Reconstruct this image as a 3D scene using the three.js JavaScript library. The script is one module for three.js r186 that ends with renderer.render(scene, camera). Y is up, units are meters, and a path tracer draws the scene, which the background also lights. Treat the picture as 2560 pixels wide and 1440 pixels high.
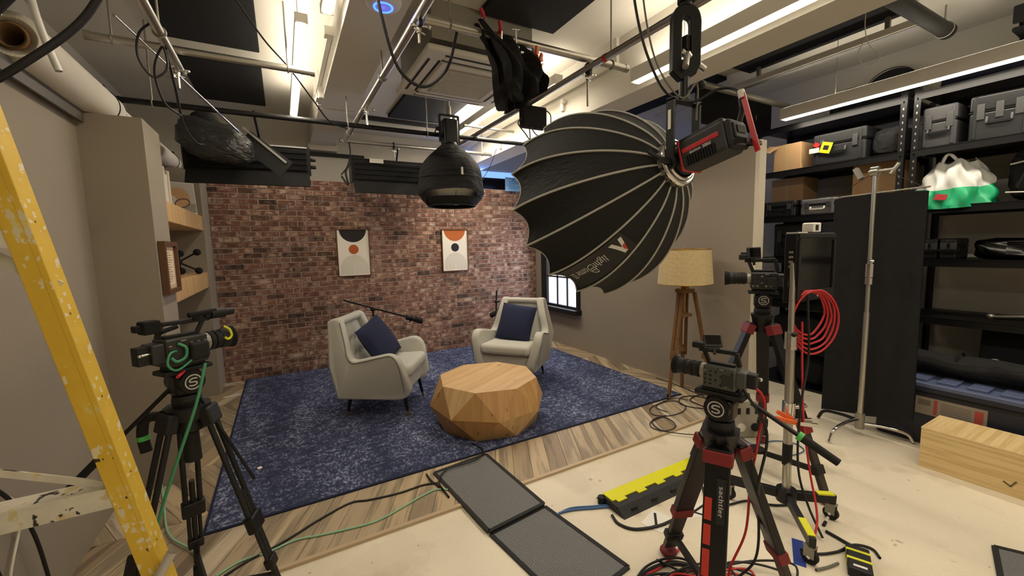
import * as THREE from 'three';
import { RoundedBoxGeometry } from 'three/addons/geometries/RoundedBoxGeometry.js';
import { mergeGeometries, toCreasedNormals } from 'three/addons/utils/BufferGeometryUtils.js';
import { RectAreaLightUniformsLib } from 'three/addons/lights/RectAreaLightUniformsLib.js';

// ---------- camera, exposure, lights ----------
const scene = new THREE.Scene();
scene.background = new THREE.Color(0x000000);
const rad = Math.PI / 180;
const camera = new THREE.PerspectiveCamera(70.497, 16 / 9, 0.05, 60);
camera.rotation.order = 'YXZ';
camera.position.set(0, 1.55, 0);
camera.rotation.set(-5.9157 * rad, -29.156 * rad, -1.4015 * rad);
const renderer = new THREE.WebGLRenderer({ antialias: true });
renderer.toneMapping = THREE.LinearToneMapping;
renderer.toneMappingExposure = 3.7;
renderer.shadowMap.enabled = true;
RectAreaLightUniformsLib.init();
const LED = 0xfff1da;
// every linear fixture: [x, y of the diffuser, z far end, z near end, width, height of the body, strength, label]
const FIXTURES = [   // ..., label, share of light thrown up at the ceiling
  [0.21, 3.0, -5.12, -3.05, 0.06, 0.05, 11, 'slim linear ceiling lamp running past the two black ceiling panels', 0.3],
  [0.345, 3.0, -2.88, -1.3, 0.06, 0.05, 9, 'linear lamp with perforated diffuser mounted on the side of the wide beam', 0.3],
  [2.33, 3.02, -5.5, -3.2, 0.07, 0.08, 12, 'bright linear lamp beside the deep beam behind the air conditioner', 0.35],
  [2.12, 3.02, -5.6, -3.75, 0.07, 0.08, 12, 'bright linear lamp nearest the air conditioner, parallel to its twin', 0.35],
  [2.52, 2.8, -2.45, 0.6, 0.07, 0.1, 9, 'long suspended linear lamp hung on wires along the deep beam', 0.45],
  [4.42, 2.72, -2.33, 0.6, 0.07, 0.1, 9, 'long suspended linear lamp in front of the black storage shelves', 0.08],
  [0.1, 2.9, 0.1, 2.2, 0.07, 0.1, 9, 'linear ceiling lamp over the rear of the studio', 0.45],
  [2.5, 2.8, 0.9, 2.4, 0.07, 0.1, 9, 'linear ceiling lamp continuing the suspended row behind', 0.45],
];

// ---------- helpers ----------
function rng(seed) { let a = seed >>> 0; return () => { a = (a + 0x6d2b79f5) | 0; let t = Math.imul(a ^ (a >>> 15), 1 | a); t = (t + Math.imul(t ^ (t >>> 7), 61 | t)) ^ t; return ((t ^ (t >>> 14)) >>> 0) / 4294967296; }; }
const R0 = rng(7);
const V = (x, y, z) => new THREE.Vector3(x, y, z);
const taken = {};
function numbered(n) { taken[n] = (taken[n] || 0) + 1; return taken[n] === 1 ? n : n + '_' + String(taken[n] - 1).padStart(3, '0'); }
function mesh(name, geo, mat, parent) {
  const g = Array.isArray(geo) ? (geo.length > 1 ? merge(geo) : geo[0]) : geo;
  const m = new THREE.Mesh(g, mat); m.name = name; m.castShadow = m.receiveShadow = true; parent.add(m); return m;
}
function merge(list) {
  const gs = list.map((g) => { const q = g.index ? g.toNonIndexed() : g; for (const k of Object.keys(q.attributes)) if (!['position', 'normal', 'uv'].includes(k)) q.deleteAttribute(k); return q; });
  return mergeGeometries(gs, false);
}
function thing(name, label, category, pos = [0, 0, 0], turn = 0, group) {
  const o = new THREE.Group(); o.name = numbered(name); o.position.set(...pos); o.rotation.y = turn; scene.add(o);
  o.userData = { label, category }; if (group) o.userData.group = group; return o;
}
function single(name, geo, mat, label, category, group) {
  const m = mesh(numbered(name), geo, mat, scene); m.userData = { label, category }; if (group) m.userData.group = group; return m;
}
function struct(name, geo, mat, label) { const m = mesh(name, geo, mat, scene); m.userData = { kind: 'structure', label, category: 'structure' }; return m; }
function structGroup(name, label) { const o = new THREE.Group(); o.name = name; scene.add(o); o.userData = { kind: 'structure', label, category: 'structure' }; return o; }
function copyOf(root, pos, turn, label) { const c = root.clone(); c.name = numbered(root.name.replace(/_\d{3}$/, '')); c.position.set(...pos); c.rotation.y = turn; c.userData = { ...root.userData, label: label || root.userData.label }; scene.add(c); return c; }
// geometry: uv in metres by the dominant axis of each face
function uvm(g, s = 1) {
  const q = g.index ? g.toNonIndexed() : g; const p = q.attributes.position, n = q.attributes.normal, uv = new Float32Array(p.count * 2);
  for (let i = 0; i < p.count; i++) {
    const ax = Math.abs(n.getX(i)), ay = Math.abs(n.getY(i)), az = Math.abs(n.getZ(i)); let u, v;
    if (ay >= ax && ay >= az) { u = p.getX(i); v = p.getZ(i); } else if (ax >= az) { u = p.getZ(i); v = p.getY(i); } else { u = p.getX(i); v = p.getY(i); }
    uv[2 * i] = u * s; uv[2 * i + 1] = v * s;
  }
  q.setAttribute('uv', new THREE.BufferAttribute(uv, 2)); return q;
}
function place(g, x = 0, y = 0, z = 0, rx = 0, ry = 0, rz = 0) { if (rx) g.rotateX(rx); if (rz) g.rotateZ(rz); if (ry) g.rotateY(ry); g.translate(x, y, z); return g; }
const box = (w, h, d, x, y, z, rx, ry, rz) => uvm(place(new THREE.BoxGeometry(w, h, d), x, y, z, rx, ry, rz));
const rbox = (w, h, d, r, x, y, z, rx, ry, rz) => uvm(place(new RoundedBoxGeometry(w, h, d, 3, Math.min(r, w / 2.01, h / 2.01, d / 2.01)), x, y, z, rx, ry, rz));
const span = (x0, x1, y0, y1, z0, z1) => box(x1 - x0, y1 - y0, z1 - z0, (x0 + x1) / 2, (y0 + y1) / 2, (z0 + z1) / 2);
const cyl = (r1, r2, h, x, y, z, rx, ry, rz, seg = 20, open = false) => place(new THREE.CylinderGeometry(r1, r2, h, seg, 1, open), x, y, z, rx, ry, rz);
const ball = (r, x, y, z, sx = 1, sy = 1, sz = 1, seg = 16) => { const g = new THREE.SphereGeometry(r, seg, Math.round(seg * 0.7)); g.scale(sx, sy, sz); g.translate(x, y, z); return g; };
const tor = (R, r, x, y, z, rx, ry, rz, arc = Math.PI * 2) => place(new THREE.TorusGeometry(R, r, 8, 28, arc), x, y, z, rx, ry, rz);
function rod(a, b, r, r2 = r, seg = 14) {
  const A = V(...a), B = V(...b), d = B.clone().sub(A), L = d.length(); const g = new THREE.CylinderGeometry(r2, r, L, seg); g.translate(0, L / 2, 0);
  g.applyQuaternion(new THREE.Quaternion().setFromUnitVectors(V(0, 1, 0), d.normalize())); g.translate(A.x, A.y, A.z); return g;
}
function bar(a, b, w, h, up = [0, 1, 0], bevel = 0) {   // a rectangular bar from a to b: w across, h along "up"
  const A = V(...a), B = V(...b), d = B.clone().sub(A), L = d.length(); d.normalize();
  let s = V(...up).cross(d); if (s.lengthSq() < 1e-6) s = V(1, 0, 0).cross(d); s.normalize(); const u = d.clone().cross(s);
  const g = uvm(bevel ? new RoundedBoxGeometry(w, h, L, 2, bevel) : new THREE.BoxGeometry(w, h, L));
  g.applyMatrix4(new THREE.Matrix4().makeBasis(s, u, d)); g.translate((A.x + B.x) / 2, (A.y + B.y) / 2, (A.z + B.z) / 2); return g;
}
function pipe(points, r, seg = 0, rs = 8, closed = false) {
  const c = new THREE.CatmullRomCurve3(points.map((p) => V(...p)), closed, 'centripetal');
  return new THREE.TubeGeometry(c, seg || points.length * 8, r, rs, closed);
}
const lathe = (pts, seg = 32) => new THREE.LatheGeometry(pts.map((p) => new THREE.Vector2(...p)), seg);
function poly(pts, depth, bevel = 0) { const s = new THREE.Shape(pts.map((p) => new THREE.Vector2(...p))); return new THREE.ExtrudeGeometry(s, { depth, bevelEnabled: bevel > 0, bevelSize: bevel, bevelThickness: bevel, bevelSegments: 2, steps: 1 }); }
function grid(nu, nv, f) {   // a sheet: f(u, v) -> [x, y, z]
  const pos = [], uv = [], idx = [];
  for (let j = 0; j <= nv; j++) for (let i = 0; i <= nu; i++) { const p = f(i / nu, j / nv); pos.push(...p); uv.push(i / nu, j / nv); }
  for (let j = 0; j < nv; j++) for (let i = 0; i < nu; i++) { const a = j * (nu + 1) + i, b = a + 1, c = a + nu + 1, d = c + 1; idx.push(a, b, d, a, d, c); }
  const g = new THREE.BufferGeometry(); g.setAttribute('position', new THREE.Float32BufferAttribute(pos, 3)); g.setAttribute('uv', new THREE.Float32BufferAttribute(uv, 2)); g.setIndex(idx); g.computeVertexNormals(); return g;
}
// ---------- noise and textures ----------
function hash(x, y, s) { let h = Math.imul(x | 0, 374761393) ^ Math.imul(y | 0, 668265263) ^ Math.imul(s | 0, 1274126177); h = Math.imul(h ^ (h >>> 13), 1274126177); return ((h ^ (h >>> 16)) >>> 0) / 4294967296; }
function vn(x, y, s, px, py) {   // value noise that repeats after px, py cells
  const xi = Math.floor(x), yi = Math.floor(y), fx = x - xi, fy = y - yi, u = fx * fx * (3 - 2 * fx), v = fy * fy * (3 - 2 * fy);
  const w = (a, p) => ((a % p) + p) % p, a = hash(w(xi, px), w(yi, py), s), b = hash(w(xi + 1, px), w(yi, py), s), c = hash(w(xi, px), w(yi + 1, py), s), d = hash(w(xi + 1, px), w(yi + 1, py), s);
  return a + (b - a) * u + (c - a) * v + (a - b - c + d) * u * v;
}
function fbm(u, v, fx, fy, s, oct = 4) { let t = 0, a = 0.5, n = 0; for (let o = 0; o < oct; o++) { const k = 1 << o; t += a * vn(u * fx * k, v * fy * k, s + o * 17, fx * k, fy * k); n += a; a *= 0.55; } return t / n; }
function tex(w, h, f, srgb = true) {
  const d = new Uint8Array(w * h * 4);
  for (let j = 0; j < h; j++) for (let i = 0; i < w; i++) { const c = f(i / w, j / h, i, j), k = (j * w + i) * 4; d[k] = Math.max(0, Math.min(255, c[0])); d[k + 1] = Math.max(0, Math.min(255, c[1])); d[k + 2] = Math.max(0, Math.min(255, c[2])); d[k + 3] = 255; }
  const t = new THREE.DataTexture(d, w, h, THREE.RGBAFormat); t.wrapS = t.wrapT = THREE.RepeatWrapping; t.magFilter = THREE.LinearFilter; t.minFilter = THREE.LinearMipmapLinearFilter; t.generateMipmaps = true;
  if (srgb) t.colorSpace = THREE.SRGBColorSpace; t.needsUpdate = true; return t;
}
function rep(t, sx, sy, ox = 0, oy = 0) { const c = t.clone(); c.repeat.set(sx, sy); c.offset.set(ox, oy); c.needsUpdate = true; return c; }
const mixc = (a, b, t) => [a[0] + (b[0] - a[0]) * t, a[1] + (b[1] - a[1]) * t, a[2] + (b[2] - a[2]) * t];
const sm = (a, b, x) => { const t = Math.max(0, Math.min(1, (x - a) / (b - a))); return t * t * (3 - 2 * t); };
function canvasTex(w, h, draw) { const c = document.createElement('canvas'); c.width = w; c.height = h; draw(c.getContext('2d'), w, h); const t = new THREE.CanvasTexture(c); t.colorSpace = THREE.SRGBColorSpace; return t; }
const std = (color, roughness = 0.7, metalness = 0, extra = {}) => new THREE.MeshStandardMaterial({ color, roughness, metalness, ...extra });

const T = {};
T.fine = tex(256, 256, (u, v) => { const n = 255 * (0.5 * fbm(u, v, 16, 16, 3, 4) + 0.5 * hash(u * 256, v * 256, 5)); return [n, n, n]; }, false);
T.weave = tex(128, 128, (u, v, i, j) => { const a = ((i >> 2) + (j >> 2)) & 1, n = 120 + (a ? 40 : -40) * Math.sin(((a ? i : j) % 4) / 4 * Math.PI) + 60 * hash(i, j, 9); return [n, n, n]; }, false);
T.crumple = tex(256, 256, (u, v) => { const n = 255 * Math.abs(2 * fbm(u, v, 5, 5, 21, 5) - 1); return [n, n, n]; }, false);
T.concrete = tex(1024, 1024, (u, v, i, j) => {
  const a = fbm(u, v, 4, 4, 11, 6), b = fbm(u, v, 9, 9, 41, 5), s = fbm(u, v, 60, 60, 77, 2), k = hash(i, j, 2);
  let c = mixc([214, 203, 180], [230, 220, 198], sm(0.3, 0.7, a)); c = mixc(c, [198, 186, 162], sm(0.55, 0.72, b) * 0.55); c = mixc(c, [204, 193, 170], sm(0.5, 0.502, fbm(u + 0.3, v, 5, 5, 91, 6)) * 0.22);
  c = mixc(c, [120, 104, 84], sm(0.88, 0.93, s) * 0.4); const g = (k - 0.5) * 8; return [c[0] + g, c[1] + g, c[2] + g];
});
T.paint = tex(512, 512, (u, v, i, j) => { const a = fbm(u, v, 3, 3, 5, 5), b = hash(i, j, 8); const g = 244 + (a - 0.5) * 16 + (b - 0.5) * 5; return [g, g, g]; });
T.plank = tex(512, 512, (u, v) => {   // grain along v
  const band = fbm(u, v, 7, 1, 13, 3), g = fbm(u, v, 42, 3, 31, 4), st = fbm(u + 0.06 * fbm(u, v, 3, 2, 8, 2), v, 18, 2, 51, 4);
  let c = mixc([190, 174, 150], [148, 136, 118], sm(0.42, 0.68, st)); c = mixc(c, [218, 202, 176], sm(0.55, 0.75, band) * 0.6); c = mixc(c, [118, 104, 86], sm(0.64, 0.84, g) * 0.45); return c;
});
T.oak = tex(512, 512, (u, v) => {
  const w = fbm(u, v, 3, 2, 3, 3), g = fbm(u, v + w * 0.1, 64, 3, 33, 4), st = fbm(u + w * 0.12, v, 14, 1, 61, 4), kn = sm(0.86, 0.9, fbm(u, v, 9, 8, 14, 2));
  let c = mixc([202, 168, 120], [186, 150, 104], sm(0.35, 0.7, st)); c = mixc(c, [170, 130, 84], sm(0.55, 0.8, g) * 0.4); c = mixc(c, [128, 90, 54], kn * 0.5); return c;
});
T.brick = tex(512, 256, (u, v, i, j) => {
  const a = fbm(u, v, 6, 3, 17, 5), b = fbm(u, v, 20, 12, 29, 4), l = 0.6 * fbm(u, v, 10, 3, 47, 5) + 0.4 * fbm(u, v, 12, 44, 48, 3), k = hash(i, j, 4);
  let c = mixc([146, 114, 100], [122, 91, 79], sm(0.35, 0.65, a)); c = mixc(c, [100, 74, 64], sm(0.55, 0.75, b) * 0.5); c = mixc(c, [204, 188, 172], sm(0.5, 0.66, l) * 0.8); const g = (k - 0.5) * 22; return [c[0] + g, c[1] + g, c[2] + g];
});
T.rug = tex(1024, 1024, (u, v, i, j) => {
  const big = 0.5 * fbm(u, v, 5, 4, 71, 4) + 0.5 * fbm(u, v, 16, 2, 72, 3), st = fbm(u, v, 40, 70, 19, 3), sp = fbm(u, v, 170, 110, 23, 2), k = hash(i, j, 6), k2 = hash(i >> 1, j >> 1, 16);
  const lit = sm(0.31, 0.61, 0.42 * big + 0.36 * st + 0.34 * (k2 - 0.35) * 0.8); let c = mixc([40, 48, 80], [168, 177, 206], lit * (0.25 + 0.75 * sm(0.35, 0.7, sp))); const g = (k - 0.5) * 26; return [c[0] + g, c[1] + g, c[2] + g];
});
T.burlap = tex(256, 256, (u, v, i, j) => { const a = fbm(u, v, 128, 6, 3, 2), b = fbm(u, v, 6, 128, 5, 2), n = 0.5 * a + 0.5 * b; return mixc([190, 168, 124], [214, 194, 150], sm(0.3, 0.7, n)); });
T.matrib = tex(256, 256, (u, v, i, j) => { const r = Math.sin(u * Math.PI * 2 * 32) * 0.5 + 0.5, k = hash(i, j, 3), g = 98 + 24 * r + 30 * (k - 0.5); return [g, g, g + 1]; });
T.birch = tex(512, 256, (u, v) => { const g = fbm(u, v, 3, 40, 12, 4); return mixc([222, 196, 144], [204, 174, 120], sm(0.35, 0.7, g)); });

// ---------- materials ----------
const M = {
  taupe: std(0x968b7c, 0.9, 0, { map: rep(T.paint, 0.6, 0.6), bumpMap: rep(T.fine, 3, 3), bumpScale: 0.0006 }),
  white: std(0xcdc8bd, 0.85, 0, { map: rep(T.paint, 0.5, 0.5) }),
  ceil: std(0xd8d3c8, 0.9, 0, { map: rep(T.paint, 0.4, 0.4) }),
  flatEdge: std(0xc9c0ae, 0.8),
  concrete: std(0xffffff, 0.55, 0, { map: rep(T.concrete, 0.36, 0.36), bumpMap: rep(T.fine, 2, 2), bumpScale: 0.0008 }),
  black: std(0x0c0c0e, 0.6), blackMatte: std(0x0b0b0d, 0.95), blackFab: std(0x0e0e11, 0.97, 0, { bumpMap: rep(T.weave, 6, 6), bumpScale: 0.0006 }),
  blackCloth: std(0x0c0c0f, 0.85, 0, { bumpMap: rep(T.crumple, 2, 2), bumpScale: 0.01 }),
  felt: std(0x0f1014, 0.98, 0, { bumpMap: rep(T.fine, 5, 5), bumpScale: 0.002 }),
  blackMetal: std(0x17171a, 0.38, 0.35), blackGloss: std(0x08080a, 0.18), greyPlastic: std(0x3a3a3c, 0.55), camBody: std(0x2c2c2c, 0.5, 0.1), rubber: std(0x141414, 0.8),
  steel: std(0xb9b7b0, 0.3, 0.9), chrome: std(0xdcdcdc, 0.12, 1), alu: std(0xc8c8c8, 0.35, 0.8), galv: std(0x9a968c, 0.5, 0.6),
  red: std(0x7c1c22, 0.55), redPlastic: std(0xb8252c, 0.45), orange: std(0xe0642a, 0.5), redTape: std(0xc23a2c, 0.8), cableRed: std(0xc0282e, 0.5), cableGreen: std(0x3f8f68, 0.5), cableGreenPale: std(0x8dbb98, 0.5), cableBlue: std(0x3c5f8f, 0.5), cableBlack: std(0x121214, 0.55), cableWhite: std(0xd8d2c2, 0.6), cableGrey: std(0x6e6a62, 0.6),
  yellow: std(0xd9d612, 0.6), yellowTape: std(0xd8d82a, 0.7), neon: std(0x58c060, 0.6), blueTape: std(0x1f3a8c, 0.7), whitePlastic: std(0xd9d5cc, 0.5), paper: std(0xe6e2d8, 0.9), foil: std(0xc9c6bc, 0.6),
  chair: std(0xb7b5ac, 0.95, 0, { bumpMap: rep(T.weave, 9, 9), bumpScale: 0.0008 }), chairPipe: std(0x7a776d, 0.9), navy: std(0x1a2140, 0.95, 0, { bumpMap: rep(T.weave, 10, 10), bumpScale: 0.0008 }),
  brass: std(0xb08d4a, 0.3, 0.9), oak: std(0xffffff, 0.55, 0, { map: rep(T.oak, 1.3, 0.9) }), walnut: std(0x5a3a22, 0.5), lampWood: std(0x94826e, 0.6, 0, { map: rep(T.oak, 2, 2) }),
  burlap: new THREE.MeshPhysicalMaterial({ color: 0xffffff, roughness: 1, map: rep(T.burlap, 4, 4), transmission: 0.15, thickness: 0 }),
  rug: std(0xffffff, 1, 0, { map: rep(T.rug, 0.5, 0.5), bumpMap: rep(T.fine, 8, 8), bumpScale: 0.004 }), rugEdge: std(0x181d38, 1),
  mat: std(0xffffff, 0.98, 0, { map: rep(T.matrib, 2.5, 2.5), bumpMap: rep(T.matrib, 2.5, 2.5), bumpScale: 0.003 }), matEdge: std(0x1b1b1c, 0.8),
  birch: std(0xffffff, 0.6, 0, { map: rep(T.birch, 0.9, 1.6) }), carton: std(0xb8946a, 0.9), caseBlack: std(0x1a1b1d, 0.55), caseGrey: std(0x77777a, 0.4, 0.4), tote: std(0x1b2030, 0.5), toteLid: std(0x525d7e, 0.5),
  bagGreen: std(0x19b077, 0.45), bagWhite: std(0xd9d9d6, 0.5), screen: std(0x050507, 0.12),
  bulb: new THREE.MeshStandardMaterial({ color: 0xffffff, emissive: 0xfff4dc, emissiveIntensity: 3.2, roughness: 0.5 }),
};

// ---------- the room ----------
struct('floor', span(-1.6, 5.45, -0.15, 0, -6.5, 2.7), M.concrete, 'pale beige concrete floor with patchy stains');
const CH = 3.3;
struct('ceiling', span(-1.6, 5.45, CH, CH + 0.15, -6.5, 2.7), M.ceil, 'off-white plaster ceiling');
struct('wall_back', span(-1.6, 5.45, 0, CH, -6.5, -6.3), M.white, 'off-white wall behind the brick set wall');
struct('wall_left', span(-1.6, -1.42, 0, CH, -6.3, 2.5), M.white, 'off-white room wall behind the left set flats');
struct('wall_right', span(5.25, 5.45, 0, CH, -6.3, 2.5), M.white, 'grey-beige room wall behind the storage shelves');
struct('wall_front', span(-1.6, 5.45, 0, CH, 2.5, 2.7), M.white, 'off-white wall behind the camera');
{
  const b = structGroup('ceiling_beam', 'wide boxed beam with a stepped end along the ceiling');
  mesh('casing', span(0.43, 0.745, 2.95, CH, -4.55, 2.5), M.ceil, b);
  mesh('casing', span(0.42, 0.735, 2.97, CH, -6.3, -4.552), M.ceil, b);
  mesh('trim', span(0.40, 0.76, 2.94, 3.02, -4.6, -4.545), M.ceil, b);
  mesh('trim', span(0.40, 0.76, 2.9, 2.98, -6.3, -6.2), M.ceil, b);
  const c = structGroup('ceiling_beam_001', 'deep off-white beam carrying the suspended lamp');
  mesh('casing', span(2.645, 2.95, 2.8, CH, -6.3, 2.5), M.ceil, c);
  mesh('plaster_lip', span(2.615, 2.645, 3.08, CH, -6.3, -2.75), M.ceil, c);
  const d = structGroup('ceiling_beam_002', 'shallow cross beam at the back of the ceiling');
  mesh('casing', span(0.76, 2.6, 3.2, CH, -6.3, -5.95), M.ceil, d);
}
// ---------- left set flats with the shelf niche ----------
{
  const g = structGroup('wall_left_001', 'taupe painted set wall with a stepped corner and shelf niche');
  mesh('wall_panel', span(-1.08, -1.0, 0, 2.39, -3.385, 1.2), M.taupe, g);
  mesh('corner_panel', span(-1.3, -0.7, 0, 2.39, -3.79, -3.385), M.taupe, g);
  mesh('niche_back', span(-1.3, -1.24, 0, 2.42, -5.33, -3.79), M.taupe, g);
  mesh('end_panel', span(-1.3, -0.7, 0, 2.42, -5.775, -5.33), M.taupe, g);
  const r = structGroup('wall_right_001', 'taupe set partition with a pale end edge');
  mesh('wall_panel', [span(3.69, 3.79, 0, 2.42, -4.6, -2.155), span(3.69, 3.79, 0, 0.55, -5.9, -4.6), span(3.69, 3.79, 1.85, 2.42, -5.9, -4.6), span(3.69, 3.79, 0.55, 1.85, -5.9, -5.56)], M.taupe, r);
  mesh('end_edge', span(3.69, 3.79, 0, 2.42, -2.155, -2.12), M.flatEdge, r);
}
// ---------- window in the partition ----------
{
  const g = structGroup('window_1', 'black framed window with narrow bright panes in the partition');
  const x0 = 3.655, x1 = 3.80, z0 = -5.56, z1 = -4.6, y0 = 0.6, y1 = 1.85;
  mesh('frame', [span(x0, x1, y0, y1, z0, z0 + 0.15), span(x0, x1, y0, y1, z1 - 0.06, z1), span(x0, x1, y1 - 0.08, y1, z0 + 0.15, z1 - 0.06), span(x0, x1, y0, y0 + 0.03, z0 + 0.15, z1 - 0.06)], M.black, g);
  mesh('sill', [rbox(0.14, 0.07, z1 - z0 + 0.06, 0.01, 3.635, 0.565, (z0 + z1) / 2)], M.black, g);
  const n = 3, w = (z1 - 0.06 - z0 - 0.15) / n, pane = new THREE.MeshStandardMaterial({ color: 0xdfe3ea, emissive: 0xe4ebff, emissiveIntensity: 0.55, roughness: 0.4 });
  for (let k = 0; k < n; k++) {
    mesh('pane', span(3.70, 3.712, y0 + 0.03, 1.055, z0 + 0.15 + k * w, z0 + 0.15 + (k + 1) * w), pane, g);
    mesh('pane', span(3.70, 3.712, 1.055, y1 - 0.08, z0 + 0.15 + k * w, z0 + 0.15 + (k + 1) * w), pane, g);
    if (k) mesh('mullion', span(3.68, 3.715, y0, y1, z0 + 0.15 + k * w - 0.011, z0 + 0.15 + k * w + 0.011), M.black, g);
  }
  mesh('crossbar', span(3.68, 3.715, 1.045, 1.068, z0 + 0.15, z1 - 0.06), M.black, g);
  const L = new THREE.RectAreaLight(0xdfe8ff, 1.2, z1 - z0 - 0.21, 1.1); L.position.set(3.64, 1.2, (z0 + z1) / 2 + 0.04); L.lookAt(0, 1.2, (z0 + z1) / 2 + 0.04); g.add(L);
}
// ---------- brick set wall ----------
{
  const g = structGroup('wall_brick', 'red brown brick set wall with lime smears');
  const x0 = -0.7, x1 = 3.69, y1 = 2.43, z = -5.775, bl = 0.197, bh = 0.064;
  mesh('mortar_board', span(x0, x1, 0.012, y1, z - 0.06, z), std(0xc2b2a4, 0.95, 0, { bumpMap: rep(T.fine, 6, 6), bumpScale: 0.002 }), g);
  const r = rng(31), tones = [0xfff0e8, 0xe8d4cc, 0xfff6ee, 0xd6beb4, 0xf2dcd0, 0xb4a8a2, 0xe8d2c8, 0xfae8dc, 0x8c8482];
  const mats = tones.map((c, i) => std(c, 0.92, 0, { map: rep(T.brick, 1.7, 1.7, i * 0.37, i * 0.61), bumpMap: rep(T.fine, 7, 7, i * 0.2), bumpScale: 0.003 }));
  const proto = Array.from({ length: 20 }, (_, k) => k).map((k) => { const b = new RoundedBoxGeometry(bl - 0.009, bh - 0.009, 0.02, 1, 0.004), p = b.attributes.position, q = rng(50 + k); const off = {}; for (let i = 0; i < p.count; i++) { const key = [Math.sign(p.getX(i)), Math.sign(p.getY(i)), Math.sign(p.getZ(i))].join(); off[key] = off[key] || [(q() - 0.5) * 0.004, (q() - 0.5) * 0.004, (q() - 0.5) * 0.003]; p.setXYZ(i, p.getX(i) + off[key][0], p.getY(i) + off[key][1], p.getZ(i) + off[key][2]); } return uvm(b.translate(k * 0.37, k * 0.23, 0)).translate(-k * 0.37, -k * 0.23, 0); });
  const rows = Math.round((y1 - 0.012) / bh), h = (y1 - 0.012) / rows; let count = 0; const rest = new Map();
  for (let j = 0; j < rows; j++) {
    const y = 0.012 + (j + 0.5) * h; let x = x0 + (j % 2 ? -bl / 2 : 0) + (r() - 0.5) * 0.01;
    while (x < x1 - 0.02) {
      const a = Math.max(x, x0 + 0.002), b = Math.min(x + bl, x1 - 0.002), w = b - a; x += bl; if (w < 0.03) continue;
      const m = mats[Math.min(8, Math.floor(r() * (r() < 0.12 ? 9 : 7.99)))], p = proto[Math.floor(r() * 20)], px = (a + b) / 2, pz = z - 0.003 + r() * 0.004;
      if (px < 0.93 && count < 300) { const k = new THREE.Mesh(p, m); k.name = 'brick'; k.castShadow = k.receiveShadow = true; k.position.set(px, y, pz); k.scale.x = w / bl; k.rotation.z = (r() - 0.5) * 0.012; g.add(k); count++; }
      else { const q = p.clone(); q.scale(w / bl, 1, 1); q.rotateZ((r() - 0.5) * 0.012); q.translate(px, y, pz); if (!rest.has(m)) rest.set(m, []); rest.get(m).push(q); }
    }
  }
    const parts = [];
  for (const [m, list] of rest) for (const q of list) { const e = q.index ? q.toNonIndexed() : q, n = e.attributes.position.count, c = new Float32Array(n * 3); for (let i = 0; i < n; i++) { c[3 * i] = m.color.r; c[3 * i + 1] = m.color.g; c[3 * i + 2] = m.color.b; } e.setAttribute('color', new THREE.BufferAttribute(c, 3)); parts.push(e); }
  const wall = new THREE.Mesh(mergeGeometries(parts, false), std(0xffffff, 0.92, 0, { vertexColors: true, map: rep(T.brick, 1.7, 1.7), bumpMap: rep(T.fine, 7, 7), bumpScale: 0.003 })); wall.name = 'brickwork'; wall.castShadow = wall.receiveShadow = true; wall.userData.kind = 'stuff'; g.add(wall);
}
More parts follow.
